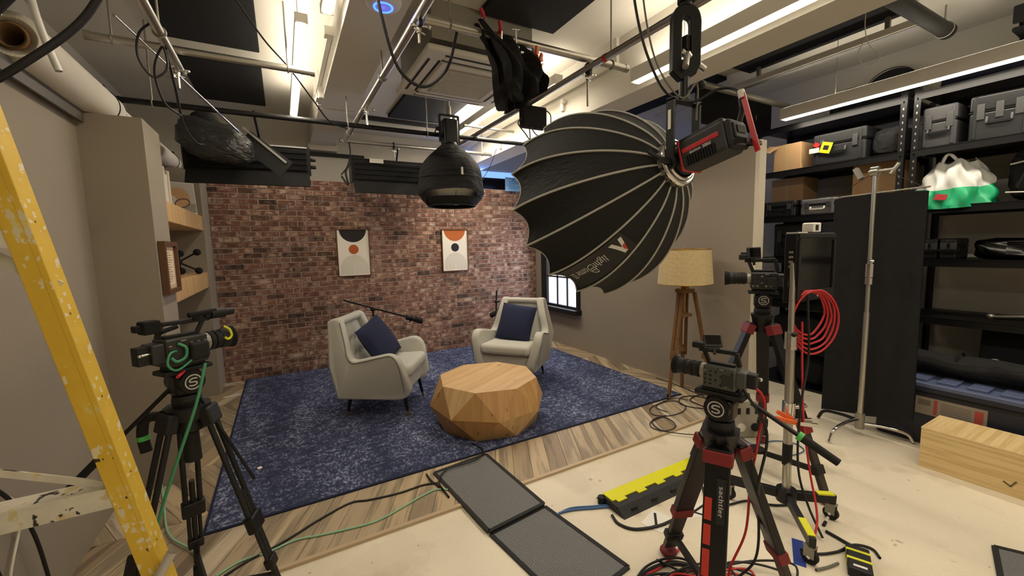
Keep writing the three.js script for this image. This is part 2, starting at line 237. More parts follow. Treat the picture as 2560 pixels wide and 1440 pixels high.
// ---------- chevron plank floor ----------
{
  const g = structGroup('floor_001', 'chevron laid grey brown plank floor of the set');
  const top = 0.014, mats = [0xffffff, 0xe6e0d6, 0xd6cec2, 0xf6eee0, 0xc4bab0, 0xece6da].map((c, i) => std(c, 0.6, 0, { map: rep(T.plank, 1.5, 0.9, i * 0.23, i * 0.41) }));
  mesh('underlay', [span(-1.0, 3.69, 0.001, 0.008, -3.385, -2.17), span(-0.7, 3.69, 0.001, 0.008, -5.775, -3.385), span(-1.24, -0.7, 0.001, 0.008, -5.33, -3.79)], std(0x6a5c4a, 0.9), g);
  const rects = [[-1.0, 3.69, -2.68, -2.185], [-1.0, -0.46, -3.385, -2.68], [-0.7, -0.46, -5.77, -3.385], [-1.24, -0.7, -5.33, -3.79], [3.38, 3.69, -5.77, -2.68]];
  const clip = (P, n, d) => { const o = []; for (let i = 0; i < P.length; i++) { const a = P[i], b = P[(i + 1) % P.length], da = a[0] * n[0] + a[1] * n[1] - d, db = b[0] * n[0] + b[1] * n[1] - d; if (da <= 0) o.push(a); if (da * db < 0) { const t = da / (da - db); o.push([a[0] + (b[0] - a[0]) * t, a[1] + (b[1] - a[1]) * t]); } } return o; };
  const pitch = 0.14, row = 0.69, sl = 0.5, r = rng(5), z0 = -2.17; let variants = 0;
  for (let k = 0; k < 6; k++) {
    const zb = z0 - k * row, zt = zb - row, s = k % 2 ? -sl : sl;
    for (let x = -1.6; x < 4.3; x += pitch) {
      const gap = 0.003, mat = mats[Math.floor(r() * mats.length)], ox = r(), oy = r();
      const full = [[x + gap, zb - gap / 2], [x + pitch - 0, zb - gap / 2], [x + pitch + s * row, zt + gap / 2], [x + gap + s * row, zt + gap / 2]];
      for (const [a, b, c, d] of rects) {
        let P = clip(full, [1, 0], b); P = clip(P, [-1, 0], -a); P = clip(P, [0, 1], d); P = clip(P, [0, -1], -c);
        if (P.length < 3) continue; let area = 0; for (let i = 0; i < P.length; i++) { const p = P[i], q = P[(i + 1) % P.length]; area += p[0] * q[1] - q[0] * p[1]; } if (Math.abs(area) < 0.004) continue;
        const e = poly(P.map((p) => [p[0], -p[1]]), 0.008); e.rotateX(-Math.PI / 2); e.translate(0, top - 0.008, 0);
        const p = e.attributes.position, uv = e.attributes.uv; const L = Math.hypot(1, s);
        for (let i = 0; i < p.count; i++) { const X = p.getX(i), Z = p.getZ(i), al = (-Z + X * s) / L, ac = (X + Z * s) / L; uv.setXY(i, ac + ox, al + oy); }
        mesh('plank', e, mat, g);
      }
    }
  }
  mesh('edge_strip', span(-1.0, 3.69, 0.001, 0.016, -2.185, -2.16), std(0xb8a283, 0.6), g);
}
// ---------- linear lamps ----------
function tubeLamp([x, y, z0, z1, w, h, s, label, up]) {
  const o = thing('linear_lamp', label, 'lamp', [x, y, (z0 + z1) / 2]); const L = z1 - z0;
  mesh('housing', [box(w + 0.012, h, L, 0, h / 2 + 0.004, 0)], M.whitePlastic, o);
  mesh('end_cap', [box(w + 0.016, h + 0.004, 0.012, 0, h / 2 + 0.004, L / 2)], M.whitePlastic, o); mesh('end_cap', [box(w + 0.016, h + 0.004, 0.012, 0, h / 2 + 0.004, -L / 2)], M.whitePlastic, o);
  mesh('diffuser', box(w * 0.8, 0.01, L - 0.03, 0, 0, 0), M.bulb, o);
  if (y < 3.01) for (const k of [-0.35, 0.35]) { mesh('suspension_wire', rod([0, h, k * L], [0, CH - y, k * L], 0.003), M.galv, o); }
  else for (const k of [-0.3, 0.3]) mesh('mount', box(0.05, CH - y - h, 0.1, 0, (CH - y + h) / 2, L * k), M.whitePlastic, o);
  const l = new THREE.RectAreaLight(LED, s, w, L - 0.04); l.position.set(0, -0.012, 0); l.rotation.x = -Math.PI / 2; o.add(l);
  if (up) { mesh('upper_diffuser', box(w * 0.7, 0.004, L - 0.03, 0, h + 0.007, 0), M.bulb, o); const k = new THREE.RectAreaLight(LED, s * up, w, L - 0.04); k.position.set(0, h + 0.018, 0); k.rotation.x = Math.PI / 2; o.add(k); }
  return o;
}
for (const f of FIXTURES) tubeLamp(f);

// ---------- rug and seating ----------
{
  const g = thing('area_rug', 'large navy blue distressed area rug under the armchairs', 'rug', [1.457, 0.014, -4.2]);
  const w = 3.9, d = 3.1; mesh('pile', uvm(new RoundedBoxGeometry(w - 0.03, 0.011, d - 0.03, 2, 0.004)).translate(0, 0.0065, 0), M.rug, g);
  mesh('bound_edge', [box(w, 0.009, 0.016, 0, 0.0045, d / 2 - 0.008), box(w, 0.009, 0.016, 0, 0.0045, -d / 2 + 0.008), box(0.016, 0.009, d - 0.032, w / 2 - 0.008, 0.0045, 0), box(0.016, 0.009, d - 0.032, -w / 2 + 0.008, 0.0045, 0)], M.rugEdge, g);
}
const RUG = 0.026;
{
  const s = thing('paper_scrap', 'tiny white paper scrap lying on the navy rug', 'scrap', [-0.25, RUG, -3.28], 0.4); mesh('sheet', rbox(0.028, 0.008, 0.03, 0.003, 0, 0.004, 0), M.paper, s);
}
function pillow(w, h, t, n = 14) {
  const f = (s) => grid(n, n, (u, v) => { const x = u * 2 - 1, y = v * 2 - 1, e = Math.max(0, (1 - x * x) * (1 - y * y)), k = 1 - 0.07 * (1 - Math.abs(x * y)) * (Math.abs(x) ** 4 + Math.abs(y) ** 4) / 2; return [s * x * w / 2 * k, y * h / 2 * k, s * t / 2 * Math.pow(e, 0.42)]; });
  return [f(1), f(-1)];
}
function makeChair(label, pos, turn) {
  const g = thing('armchair', label, 'armchair', pos, turn);
  // side profile in (z, y)
  const prof = new THREE.Shape(); prof.moveTo(-0.32, 0.2); prof.lineTo(0.2, 0.19); prof.quadraticCurveTo(0.3, 0.19, 0.32, 0.27); prof.lineTo(0.27, 0.5); prof.quadraticCurveTo(0.24, 0.6, 0.14, 0.58); prof.quadraticCurveTo(0.0, 0.545, -0.12, 0.52); prof.quadraticCurveTo(-0.2, 0.51, -0.23, 0.62); prof.lineTo(-0.31, 0.87); prof.quadraticCurveTo(-0.34, 0.9, -0.39, 0.87); prof.lineTo(-0.36, 0.5); prof.closePath();
  const side = () => { const e = new THREE.ExtrudeGeometry(prof, { depth: 0.05, bevelEnabled: true, bevelSize: 0.022, bevelThickness: 0.022, bevelSegments: 4, curveSegments: 8 }); e.rotateY(-Math.PI / 2); return e; };
  for (const s of [1, -1]) {
    const e = side(); e.translate(s > 0 ? 0.345 : -0.295, 0, 0);
    const p = e.attributes.position; for (let i = 0; i < p.count; i++) { const z = p.getZ(i), y = p.getY(i); p.setX(i, p.getX(i) + s * (0.04 * sm(-0.1, 0.25, z) * sm(0.25, 0.55, y)) - s * 0.1 * sm(0.45, 0.9, y) * (1 - sm(-0.25, 0.0, z)) - s * 0.045 * (1 - sm(0.19, 0.4, y))); }
    e.computeVertexNormals(); const a = mesh('arm', uvm(toCreasedNormals(e, 0.9)), M.chair, g);
    const edge = [[0.29, 0.26], [0.25, 0.52], [0.2, 0.585], [0.1, 0.572], [-0.08, 0.528], [-0.17, 0.518], [-0.215, 0.56], [-0.25, 0.68], [-0.305, 0.86]].map(([z, y]) => [s * (0.37 + 0.04 * sm(-0.1, 0.25, z) * sm(0.25, 0.55, y) - 0.1 * sm(0.45, 0.9, y) * (1 - sm(-0.25, 0.0, z))), y + 0.012, z + 0.012]);
    mesh('piping', pipe(edge, 0.0045, 40, 6), M.chairPipe, a);
  }
  // reclined back with a buttoned grid
  const back = grid(28, 24, (u, v) => { const x = (u - 0.5) * 0.6, y = 0.36 + v * 0.52, z = -0.2 - 0.17 * v + 0.035 * (1 - Math.pow(Math.abs(2 * u - 1), 4)); let d = 0; for (const by of [0.36, 0.62]) for (const bx of [0.32, 0.5, 0.68]) d += 0.022 * Math.exp(-((u - bx) ** 2 * 900 + (v - by) ** 2 * 900)); const tuft = 0.006 * (Math.exp(-(((u - 0.26) / 0.012) ** 2)) + Math.exp(-(((u - 0.74) / 0.012) ** 2)) + (u > 0.26 && u < 0.74 ? Math.exp(-(((v - 0.62) / 0.03) ** 2)) + 0.6 * Math.exp(-(((u - 0.5) / 0.02) ** 2)) + Math.exp(-(((v - 0.36) / 0.03) ** 2)) : 0)); return [x * (1 - 0.2 * v), y, z - d - tuft]; });
  const rear = grid(6, 8, (u, v) => [(0.5 - u) * 0.66 * (1 - 0.2 * v), 0.2 + v * 0.68, -0.33 - 0.055 * v]);
  const crest = rbox(0.5, 0.06, 0.1, 0.028, 0, 0.868, -0.347);
  const b = mesh('backrest', [uvm(back), uvm(rear), crest], M.chair, g);
  for (const v of [0.36, 0.62]) for (const u of [0.32, 0.5, 0.68]) mesh('button', ball(0.011, (u - 0.5) * 0.58, 0.36 + v * 0.52, -0.2 - 0.17 * v + 0.02, 1, 1, 0.6, 10), M.chair, b);
  mesh('seat_base', [rbox(0.64, 0.17, 0.6, 0.05, 0, 0.28, -0.01)], M.chair, g);
  const cu = new RoundedBoxGeometry(0.57, 0.11, 0.56, 5, 0.045), p = cu.attributes.position; for (let i = 0; i < p.count; i++) { const x = p.getX(i) / 0.285, z = p.getZ(i) / 0.28, y = p.getY(i); if (y > 0) p.setY(i, y + 0.028 * (1 - x * x) * (1 - z * z)); if (z > 0.6) p.setZ(i, p.getZ(i) + 0.03 * (1 - x * x)); } cu.computeVertexNormals(); cu.rotateX(-0.05); cu.translate(0, 0.405, 0.045);
  const c = mesh('seat_cushion', uvm(cu), M.chair, g);
  mesh('piping', pipe([[-0.27, 0.385, -0.15], [-0.283, 0.39, 0.15], [-0.25, 0.388, 0.315], [0, 0.386, 0.345], [0.25, 0.388, 0.315], [0.283, 0.39, 0.15], [0.27, 0.385, -0.15]], 0.004, 50, 6), M.chairPipe, c);
  for (const [x, z] of [[1, 1], [-1, 1], [1, -1], [-1, -1]]) { const l = mesh('leg', rod([x * 0.225, 0.21, z * 0.25], [x * 0.247, 0.045, z * 0.277], 0.018, 0.013), M.blackMetal, g); mesh('brass_tip', rod([x * 0.247, 0.045, z * 0.277], [x * 0.253, 0, z * 0.284], 0.0132, 0.010), M.brass, l); }
  return g;
}
makeChair('light grey armchair with tufted back nearer the shelf niche, below the tilted boom', [0.793, RUG, -3.978], 57.5 * rad);
makeChair('light grey armchair with tufted back near the black framed window', [2.223, RUG, -3.96], -50 * rad);
{
  const a = thing('cushion', 'square navy cushion leaning in the armchair below the tilted boom', 'cushion', [0.77, 0.50, -4.0], 57.5 * rad), p = new THREE.Group();
  const m = mesh('cover', pillow(0.43, 0.43, 0.15), M.navy, a); m.rotation.set(-0.5, -0.22, 0.16); m.position.set(0.03, 0.165, -0.03);
  const b = thing('cushion', 'square dark navy cushion in the armchair near the window', 'cushion', [2.23, 0.5, -3.97], -50 * rad);
  const n = mesh('cover', pillow(0.43, 0.43, 0.15), M.navy, b); n.rotation.set(-0.42, -0.05, -0.13); n.position.set(0, 0.17, -0.06);
}
// ---------- faceted coffee table ----------
{
  const g = thing('coffee_table', 'low faceted octagonal oak coffee table on the navy rug', 'table', [1.49, RUG, -3.154]);
  const H = 0.395, rt = 0.43, rm = 0.505, a0 = -6.7 * rad, P = (r, k, y) => [r * Math.cos(a0 + k * Math.PI / 4), y, r * Math.sin(a0 + k * Math.PI / 4)];
  const top = [], mid = [], bot = []; for (let k = 0; k < 8; k++) { top.push(P(rt, -k, H)); mid.push(P(rm, -k - 0.5, H * 0.46)); bot.push(P(rt - 0.01, -k, 0)); }
  const q = rng(4), mats = [0xffffff, 0xefe2cc, 0xe4d2b4, 0xf7eddb].map((c, i) => std(c, 0.5, 0, { map: rep(T.oak, 1.4, 0.8, i * 0.31, i * 0.17) }));
  const tri = (A, B, C) => {
    const a = V(...A), b = V(...B), c = V(...C), n = b.clone().sub(a).cross(c.clone().sub(a)).normalize(), ctr = a.clone().add(b).add(c).divideScalar(3); const out = ctr.clone().setY(0.2).sub(V(0, 0.2, 0)); let pts = [a, b, c]; if (n.dot(ctr.clone().sub(V(0, 0.18, 0))) < 0) { pts = [a, c, b]; n.negate(); }
    pts = pts.map((p) => p.clone().lerp(ctr, 0.004)); const inn = pts.map((p) => p.clone().addScaledVector(n, -0.012)); const up = V(0, 1, 0).addScaledVector(n, -n.y).normalize(), sd = up.clone().cross(n), ph = q() * 3;
    const vs = [], uv = []; const push = (x, y, z) => { for (const p of [x, y, z]) { vs.push(p.x, p.y, p.z); uv.push(p.dot(sd) + ph, p.dot(up) + ph); } };
    push(...pts); push(inn[0], inn[2], inn[1]); for (let i = 0; i < 3; i++) { const j = (i + 1) % 3; push(pts[i], inn[i], inn[j]); push(pts[i], inn[j], pts[j]); }
    const e = new THREE.BufferGeometry(); e.setAttribute('position', new THREE.Float32BufferAttribute(vs, 3)); e.setAttribute('uv', new THREE.Float32BufferAttribute(uv, 2)); e.computeVertexNormals(); mesh('panel', e, mats[Math.floor(q() * 4)], g);
  };
  for (let k = 0; k < 8; k++) { const n = (k + 1) % 8; tri(top[k], top[n], mid[k]); tri(top[n], mid[k], mid[n]); tri(bot[k], bot[n], mid[k]); tri(bot[n], mid[k], mid[n]); }
  const t = poly(top.map((p) => [p[0], -p[2]]), 0.012); t.rotateX(-Math.PI / 2); t.rotateY(0); t.translate(0, H - 0.012, 0); const uv = t.attributes.uv, p = t.attributes.position; for (let i = 0; i < p.count; i++) uv.setXY(i, p.getX(i) * 0.5 + p.getZ(i) * 0.87, p.getX(i) * 0.87 - p.getZ(i) * 0.5); mesh('tabletop', t, mats[0], g);
}
// ---------- prints on the brick wall ----------
function print(label, x, y, top, dot, seed) {
  const g = thing('wall_print', label, 'print', [x, y, -5.752]); const w = 0.4, h = 0.61;
  mesh('frame', [box(w + 0.012, 0.012, 0.03, 0, h / 2, 0.006), box(w + 0.012, 0.012, 0.03, 0, -h / 2, 0.006), box(0.012, h, 0.03, w / 2, 0, 0.006), box(0.012, h, 0.03, -w / 2, 0, 0.006), box(w, h, 0.012, 0, 0, 0)], M.walnut, g);
  const t = canvasTex(400, 610, (c, W, H) => {
    const q = rng(seed); c.fillStyle = '#e9e2d4'; c.fillRect(0, 0, W, H);
    for (let i = 0; i < 500; i++) { c.fillStyle = 'rgba(120,110,90,' + 0.03 * q() + ')'; c.fillRect(q() * W, q() * H, 30 * q(), 3 * q()); }
    c.fillStyle = top; c.beginPath(); c.arc(W / 2, 0, 168, 0, Math.PI); c.fill();
    c.save(); c.clip(); for (let i = 0; i < 160; i++) { c.fillStyle = 'rgba(200,190,180,' + 0.05 * q() + ')'; c.fillRect(q() * W, q() * 170, 60 * q(), 5 * q()); } c.restore();
    c.fillStyle = dot; c.beginPath(); c.arc(W / 2, 262, 62, 0, Math.PI * 2); c.fill();
    c.strokeStyle = '#55524c'; c.lineWidth = 2.6; for (let r = 10; r < 170; r += 13) { c.beginPath(); c.arc(W / 2, 510, r, Math.PI, 0); c.lineTo(W / 2 + r, 592); c.moveTo(W / 2 - r, 510); c.lineTo(W / 2 - r, 592); c.stroke(); }
  });
  mesh('canvas', new THREE.PlaneGeometry(w, h).translate(0, 0, 0.0125), std(0xffffff, 0.85, 0, { map: t }), g);
}
print('framed abstract print with black half disc and small orange disc', 0.822, 1.51, '#26211f', '#b4572a', 3);
print('framed abstract print with orange half disc and small black disc', 2.247, 1.503, '#b4602c', '#1e1f28', 8);
// ---------- microphones on stands ----------
function micStand(label, micLabel, base, top, tail, tip, mic) {
  const g = thing('microphone_stand', label, 'mic stand', base); const l = (p) => [p[0] - base[0], p[1] - base[1], p[2] - base[2]];
  for (let k = 0; k < 3; k++) { const a = k * 2.094 + 0.5; const f = mesh('leg', rod([0, 0.13, 0], [0.27 * Math.cos(a), 0.012, 0.27 * Math.sin(a)], 0.008), M.black, g); mesh('rubber_foot', ball(0.013, 0.27 * Math.cos(a), 0.013, 0.27 * Math.sin(a)), M.rubber, f); }
  mesh('collar', cyl(0.022, 0.026, 0.07, 0, 0.14, 0), M.black, g);
  mesh('pole', [rod([0, 0.1, 0], l([top[0], top[1], top[2]]), 0.011)], M.black, g);
  mesh('clutch', [ball(0.024, ...l(top)), rod(l([top[0] - 0.03, top[1], top[2]]), l([top[0] + 0.045, top[1], top[2] + 0.02]), 0.012)], M.blackMetal, g);
  if (tail) mesh('boom_arm', rod(l(tail), l(tip), 0.011), M.blackMetal, g);
  const m = thing('microphone', micLabel, 'microphone', mic[0]); const d = V(...mic[1]).normalize(), q = new THREE.Quaternion().setFromUnitVectors(V(0, 0, 1), d); const add = (n, ge, ma) => { for (const e of ge) e.applyQuaternion(q); return mesh(n, ge, ma, m); };
  add('body', [cyl(0.03, 0.03, 0.1, 0, 0, -0.04, Math.PI / 2)], M.blackMetal); add('windscreen', [cyl(0.034, 0.032, 0.09, 0, 0, 0.055, Math.PI / 2), ball(0.033, 0, 0, 0.1, 1, 1, 0.5)], M.blackMatte); add('yoke', [tor(0.036, 0.005, 0, 0, -0.03, 0, 0, 0), rod([0, -0.036, -0.03], [0, -0.06, -0.03], 0.006)], M.blackMetal);
}
micStand('microphone stand with a long tilted boom arm behind the armchair nearer the niche', 'black broadcast microphone at the tip of the tilted boom arm', [0.83, RUG, -4.66], [0.83, 0.885, -4.66], [0.527, 1.02, -4.62], [1.19, 0.765, -4.68], [[1.285, 0.725, -4.69], [0.93, -0.36, -0.0]]);
micStand('upright microphone stand standing by the brick wall beside the window armchair', 'black broadcast microphone pointing sideways beside the window armchair', [2.41, RUG, -4.78], [2.42, 0.82, -4.78], [2.435, 0.97, -4.78], [2.42, 0.74, -4.78], [[2.40, 0.69, -4.71], [-0.93, -0.3, 0.12]]);
// ---------- tripod floor lamp ----------
{
  const g = thing('floor_lamp', 'wooden tripod floor lamp with a beige burlap drum shade', 'floor lamp', [3.36, 0.014, -2.6]);
  const feet = [[-0.17, 0.0, -0.03], [0.24, 0.0, -0.2], [0.14, 0.0, 0.25]];
  for (const [x, y, z] of feet) { const t = [x * 0.3, 1.05, z * 0.3], m = [x * 0.68, 0.48, z * 0.68]; const l = mesh('leg', [bar([x, 0.012, z], m, 0.026, 0.03, [0, 0, 1], 0.004)], M.lampWood, g); const n = V(-z, 0, x).normalize().multiplyScalar(0.024); for (const s of [1, -1]) mesh('leg_slat', bar([m[0] * 1.08 + n.x * s, 0.38, m[2] * 1.08 + n.z * s], [t[0] + n.x * s, t[1], t[2] + n.z * s], 0.014, 0.03, [0, 0, 1]), M.lampWood, l); mesh('bracket', box(0.05, 0.05, 0.05, m[0], 0.44, m[2]), M.lampWood, l); mesh('metal_tip', rod([x, 0.06, z], [x * 1.02, 0, z * 1.02], 0.014, 0.01), M.blackMetal, l); }
  mesh('top_plate', [cyl(0.095, 0.095, 0.03, 0, 1.065, 0, 0, 0, 0, 6)], M.lampWood, g); mesh('brace_plate', [cyl(0.075, 0.075, 0.02, 0, 0.83, 0, 0, 0, 0, 6)], M.lampWood, g);
  mesh('stem', [rod([0, 0.8, 0], [0, 1.2, 0], 0.011), cyl(0.035, 0.045, 0.03, 0, 1.095, 0)], M.brass, g);
  const sh = lathe([[0.25, 1.135], [0.225, 1.46]], 48), si = lathe([[0.222, 1.46], [0.247, 1.135]], 48); const s = mesh('shade', [sh, si], M.burlap, g); s.geometry.attributes.uv && 0;
  mesh('shade_ring', [tor(0.2245, 0.004, 0, 1.46, 0, Math.PI / 2), tor(0.249, 0.004, 0, 1.135, 0, Math.PI / 2), rod([-0.22, 1.44, 0], [0.22, 1.44, 0], 0.003), rod([0, 1.44, -0.22], [0, 1.44, 0.22], 0.003)], M.brass, s); mesh('finial', ball(0.014, 0, 1.468, 0), M.brass, s);
  mesh('bulb_socket', [cyl(0.02, 0.02, 0.07, 0, 1.22, 0)], M.black, g); mesh('bulb', ball(0.035, 0, 1.3, 0), M.whitePlastic, g);
}
// ---------- shelf niche ----------
for (const [y0, y1, label] of [[1.785, 1.935, 'thick upper oak shelf in the niche, holding books'], [1.19, 1.35, 'thick lower oak shelf in the niche, holding the black sculpture']]) { const g = thing('niche_shelf', label, 'shelf', [-0.97, y0, -4.56]); mesh('board', [rbox(0.53, y1 - y0, 1.54, 0.006, 0, (y1 - y0) / 2, 0)], M.oak, g); }
{
  const r = rng(12); let z = -4.12; const cols = [0xd8d2c6, 0xcfc6b4, 0xe2ddd2, 0xb8ab98, 0xd9d0c0]; const names = ['tall cream', 'slim buff', 'pale white', 'brown spined', 'short ivory'];
  for (let k = 0; k < 5; k++) { const t = 0.03 + 0.02 * r(), h = 0.24 + 0.06 * r(); const g = thing('book', names[k] + ' book standing on the upper niche shelf', 'book', [-0.86, 1.937, z], 0, 'books on the upper shelf'); mesh('cover', [box(0.19, h, 0.003, 0, h / 2, t / 2), box(0.19, h, 0.003, 0, h / 2, -t / 2), box(0.003, h, t, 0.095, h / 2, 0)], std(cols[k], 0.8), g); mesh('pages', box(0.18, h - 0.01, t - 0.004, 0, h / 2, 0), M.paper, g); z -= t + 0.012; }
  const a = thing('record_sleeve', 'square record sleeve with tan round picture leaning on the upper shelf', 'record sleeve', [-0.86, 1.937, -5.08], 0.45); const t = canvasTex(256, 256, (c, W) => { c.fillStyle = '#b9b2a2'; c.fillRect(0, 0, W, W); c.fillStyle = '#8f8674'; c.fillRect(0, 170, W, 86); c.fillStyle = '#c79a6a'; c.beginPath(); c.arc(140, 120, 80, 0, 7); c.fill(); c.fillStyle = '#d7cbb6'; c.beginPath(); c.arc(84, 150, 46, 0, 7); c.fill(); c.strokeStyle = '#5a3a26'; c.lineWidth = 9; c.beginPath(); c.ellipse(165, 170, 52, 34, -0.4, 0, 7); c.stroke(); });
  const sl = new THREE.Group(); mesh('sleeve', box(0.31, 0.31, 0.006, 0, 0.152, 0, -0.12), M.paper, a); mesh('picture', place(new THREE.PlaneGeometry(0.3, 0.3), 0, 0.152, 0.0045, -0.12), std(0xffffff, 0.5, 0, { map: t }), a); mesh('stand', box(0.16, 0.012, 0.06, 0.06, 0.006, 0.03), M.whitePlastic, a);
  const s = thing('atom_sculpture', 'black sculpture of balls on crossed rods on the lower niche shelf', 'sculpture', [-0.865, 1.352, -4.9]); const C = [0, 0.12, 0]; mesh('hub', ball(0.033, ...C), M.blackMatte, s);
  for (const [x, y, z] of [[-0.14, 0.2, 0.06], [0.15, 0.21, 0], [0, 0.21, 0.11], [-0.14, 0.032, 0.06], [0.15, 0.033, 0], [0, 0.032, 0.11], [0, 0.2, -0.12], [0, 0.032, -0.12]]) { const k = mesh('rod', rod(C, [x, y, z], 0.008), M.blackMatte, s); mesh('ball', ball(0.032, x, y, z), M.blackMatte, k); }
  const f = thing('picture_frame', 'brown wooden frame with a sepia text page on the wall corner', 'picture frame', [-0.697, 1.46, -3.6]); mesh('frame', [box(0.035, 0.03, 0.37, 0.0175, 0.16, 0), box(0.035, 0.03, 0.37, 0.0175, -0.16, 0), box(0.035, 0.29, 0.035, 0.0175, 0, 0.167), box(0.035, 0.29, 0.035, 0.0175, 0, -0.167)], M.walnut, f);
  const pg = canvasTex(160, 160, (c, W) => { c.fillStyle = '#c4a98c'; c.fillRect(0, 0, W, W); c.fillStyle = '#d8c4a8'; c.fillRect(20, 14, 120, 132); c.fillStyle = '#8a6a50'; for (let y = 24; y < 140; y += 9) c.fillRect(28, y, 60 + ((y * 37) % 44), 3); }); mesh('page', place(new THREE.PlaneGeometry(0.3, 0.29), 0.014, 0, 0, 0, Math.PI / 2), std(0xffffff, 0.6, 0, { map: pg }), f);
}

// ---------- ceiling: acoustic panels, pipes, air conditioner ----------
function board(label, x0, x1, z0, z1, y = CH - 0.04, t = 0.036) { const g = thing('acoustic_panel', label, 'acoustic panel', [(x0 + x1) / 2, y, (z0 + z1) / 2]); const e = new RoundedBoxGeometry(x1 - x0, t, z1 - z0, 2, 0.008); mesh('felt_board', uvm(e).translate(0, t / 2 + 0.003, 0), M.felt, g); return g; }
board('black felt ceiling panel beside the short silver pipe, before the silver cross pipe', -0.68, -0.05, -4.3, -3.08);
board('black felt ceiling panel between the silver cross pipe and the black pipe', -0.68, -0.05, -5.8, -4.64);
board('black felt ceiling panel behind the air conditioner', 1.33, 2.08, -5.62, -4.5);
board('black felt ceiling panel with ragged edges above the draped cloth', 1.40, 2.06, -2.9, -1.65);
board('black felt ceiling panel above the long white channel near the shelves', 3.75, 4.36, -2.64, -1.42);
board('black felt ceiling panel above the softbox clamp', 3.7, 4.3, -4.3, -2.85);
{
  const g = thing('ceiling_track', 'thin black track across the ceiling behind the air conditioner', 'track', [1.7, CH - 0.05, -5.78]); mesh('rail', box(1.35, 0.046, 0.06, 0, 0.025, 0), M.black, g);
  const c = thing('ceiling_channel', 'long white surface channel along the ceiling near the shelves', 'channel', [4.28, 3.12, -2.5]); mesh('channel', [box(0.09, 0.05, 2.55, 0, 0.02, 0)], M.whitePlastic, c); mesh('cover', box(0.06, 0.012, 2.5, 0, -0.008, 0), M.alu, c); for (const k of [-1, 0, 1]) mesh('hanger', box(0.03, 0.135, 0.03, 0, 0.112, k), M.galv, c);
  const k = thing('wall_track', 'dark track along the top of the back wall', 'track', [0.62, 2.86, -6.28]); mesh('rail', box(1.0, 0.05, 0.03, 0, 0, 0), M.black, k);
}
function rail(name, label, a, b, r, mat, hangers) {
  const c = [(a[0] + b[0]) / 2, (a[1] + b[1]) / 2, (a[2] + b[2]) / 2], g = thing(name, label, 'pipe', c), l = (p) => [p[0] - c[0], p[1] - c[1], p[2] - c[2]];
  mesh('tube', rod(l(a), l(b), r, r, 20), mat, g); for (const e of [a, b]) { const o = e === a ? b : a, d = V(o[0] - e[0], o[1] - e[1], o[2] - e[2]).normalize().multiplyScalar(0.03); mesh('end_ring', rod(l(e), l([e[0] + d.x, e[1] + d.y, e[2] + d.z]), r * 1.12, r * 1.12, 20), mat, g); }
  for (const t of hangers || []) { const p = [a[0] + (b[0] - a[0]) * t, a[1] + (b[1] - a[1]) * t, a[2] + (b[2] - a[2]) * t], across = Math.abs(b[0] - a[0]) > Math.abs(b[2] - a[2]); mesh('hanger_rod', rod(l([p[0], p[1] + r, p[2]]), l([p[0], CH, p[2]]), 0.006), M.galv, g); mesh('hanger_ring', tor(r + 0.004, 0.005, ...l(p), 0, across ? Math.PI / 2 : 0, 0), M.galv, g); }
  return g;
}
rail('rigging_pipe', 'silver cross pipe under the two black ceiling panels', [-0.93, 2.85, -3.44], [0.3, 2.85, -3.44], 0.024, M.steel, [0.1, 0.86]);
rail('rigging_pipe', 'long black painted cross pipe in front of the brick wall', [-1.0, 2.7, -4.16], [2.58, 2.7, -4.11], 0.022, M.blackMetal, [0.06, 0.45, 0.66]);
rail('rigging_pipe', 'silver pipe running along the wide boxed beam', [0.70, 2.77, -5.05], [0.72, 2.77, -1.9], 0.024, M.steel, [0.12, 0.62]);
rail('rigging_pipe', 'silver pipe running along the deep beam, marked with red tape', [1.9, 2.75, -5.0], [1.93, 2.75, -0.8], 0.023, M.steel, [0.9]);
rail('rigging_pipe', 'silver cross pipe carrying the draped black cloth', [0.78, 2.82, -2.33], [2.3, 2.82, -2.31], 0.025, M.steel, [0.1, 0.9]);
rail('rigging_pipe', 'pale cross pipe above the black bank light at the back', [0.66, 2.8, -5.15], [2.6, 2.8, -5.15], 0.022, M.steel, [0.93]);
rail('rigging_pipe', 'short silver pipe above the softbox lamp, with a black end', [3.3, 2.96, -2.5], [4.82, 2.96, -2.5], 0.028, M.galv, [0.03]);
rail('rigging_pipe', 'thick dark grey pipe with end cap above the shelves', [3.4, 3.12, -1.27], [4.62, 3.12, -1.25], 0.05, std(0x2c2a27, 0.6, 0.3), [0.95]);
rail('rigging_pipe', 'short silver pipe holding the arm of the barn door lamp', [-0.5, 2.75, -3.55], [-0.49, 2.75, -1.6], 0.024, M.steel, [0.3]);
rail('rigging_pipe', 'thin silver sprinkler pipe by the bright lamps', [1.95, 2.96, -4.55], [2.62, 2.96, -4.55], 0.014, M.galv, []);
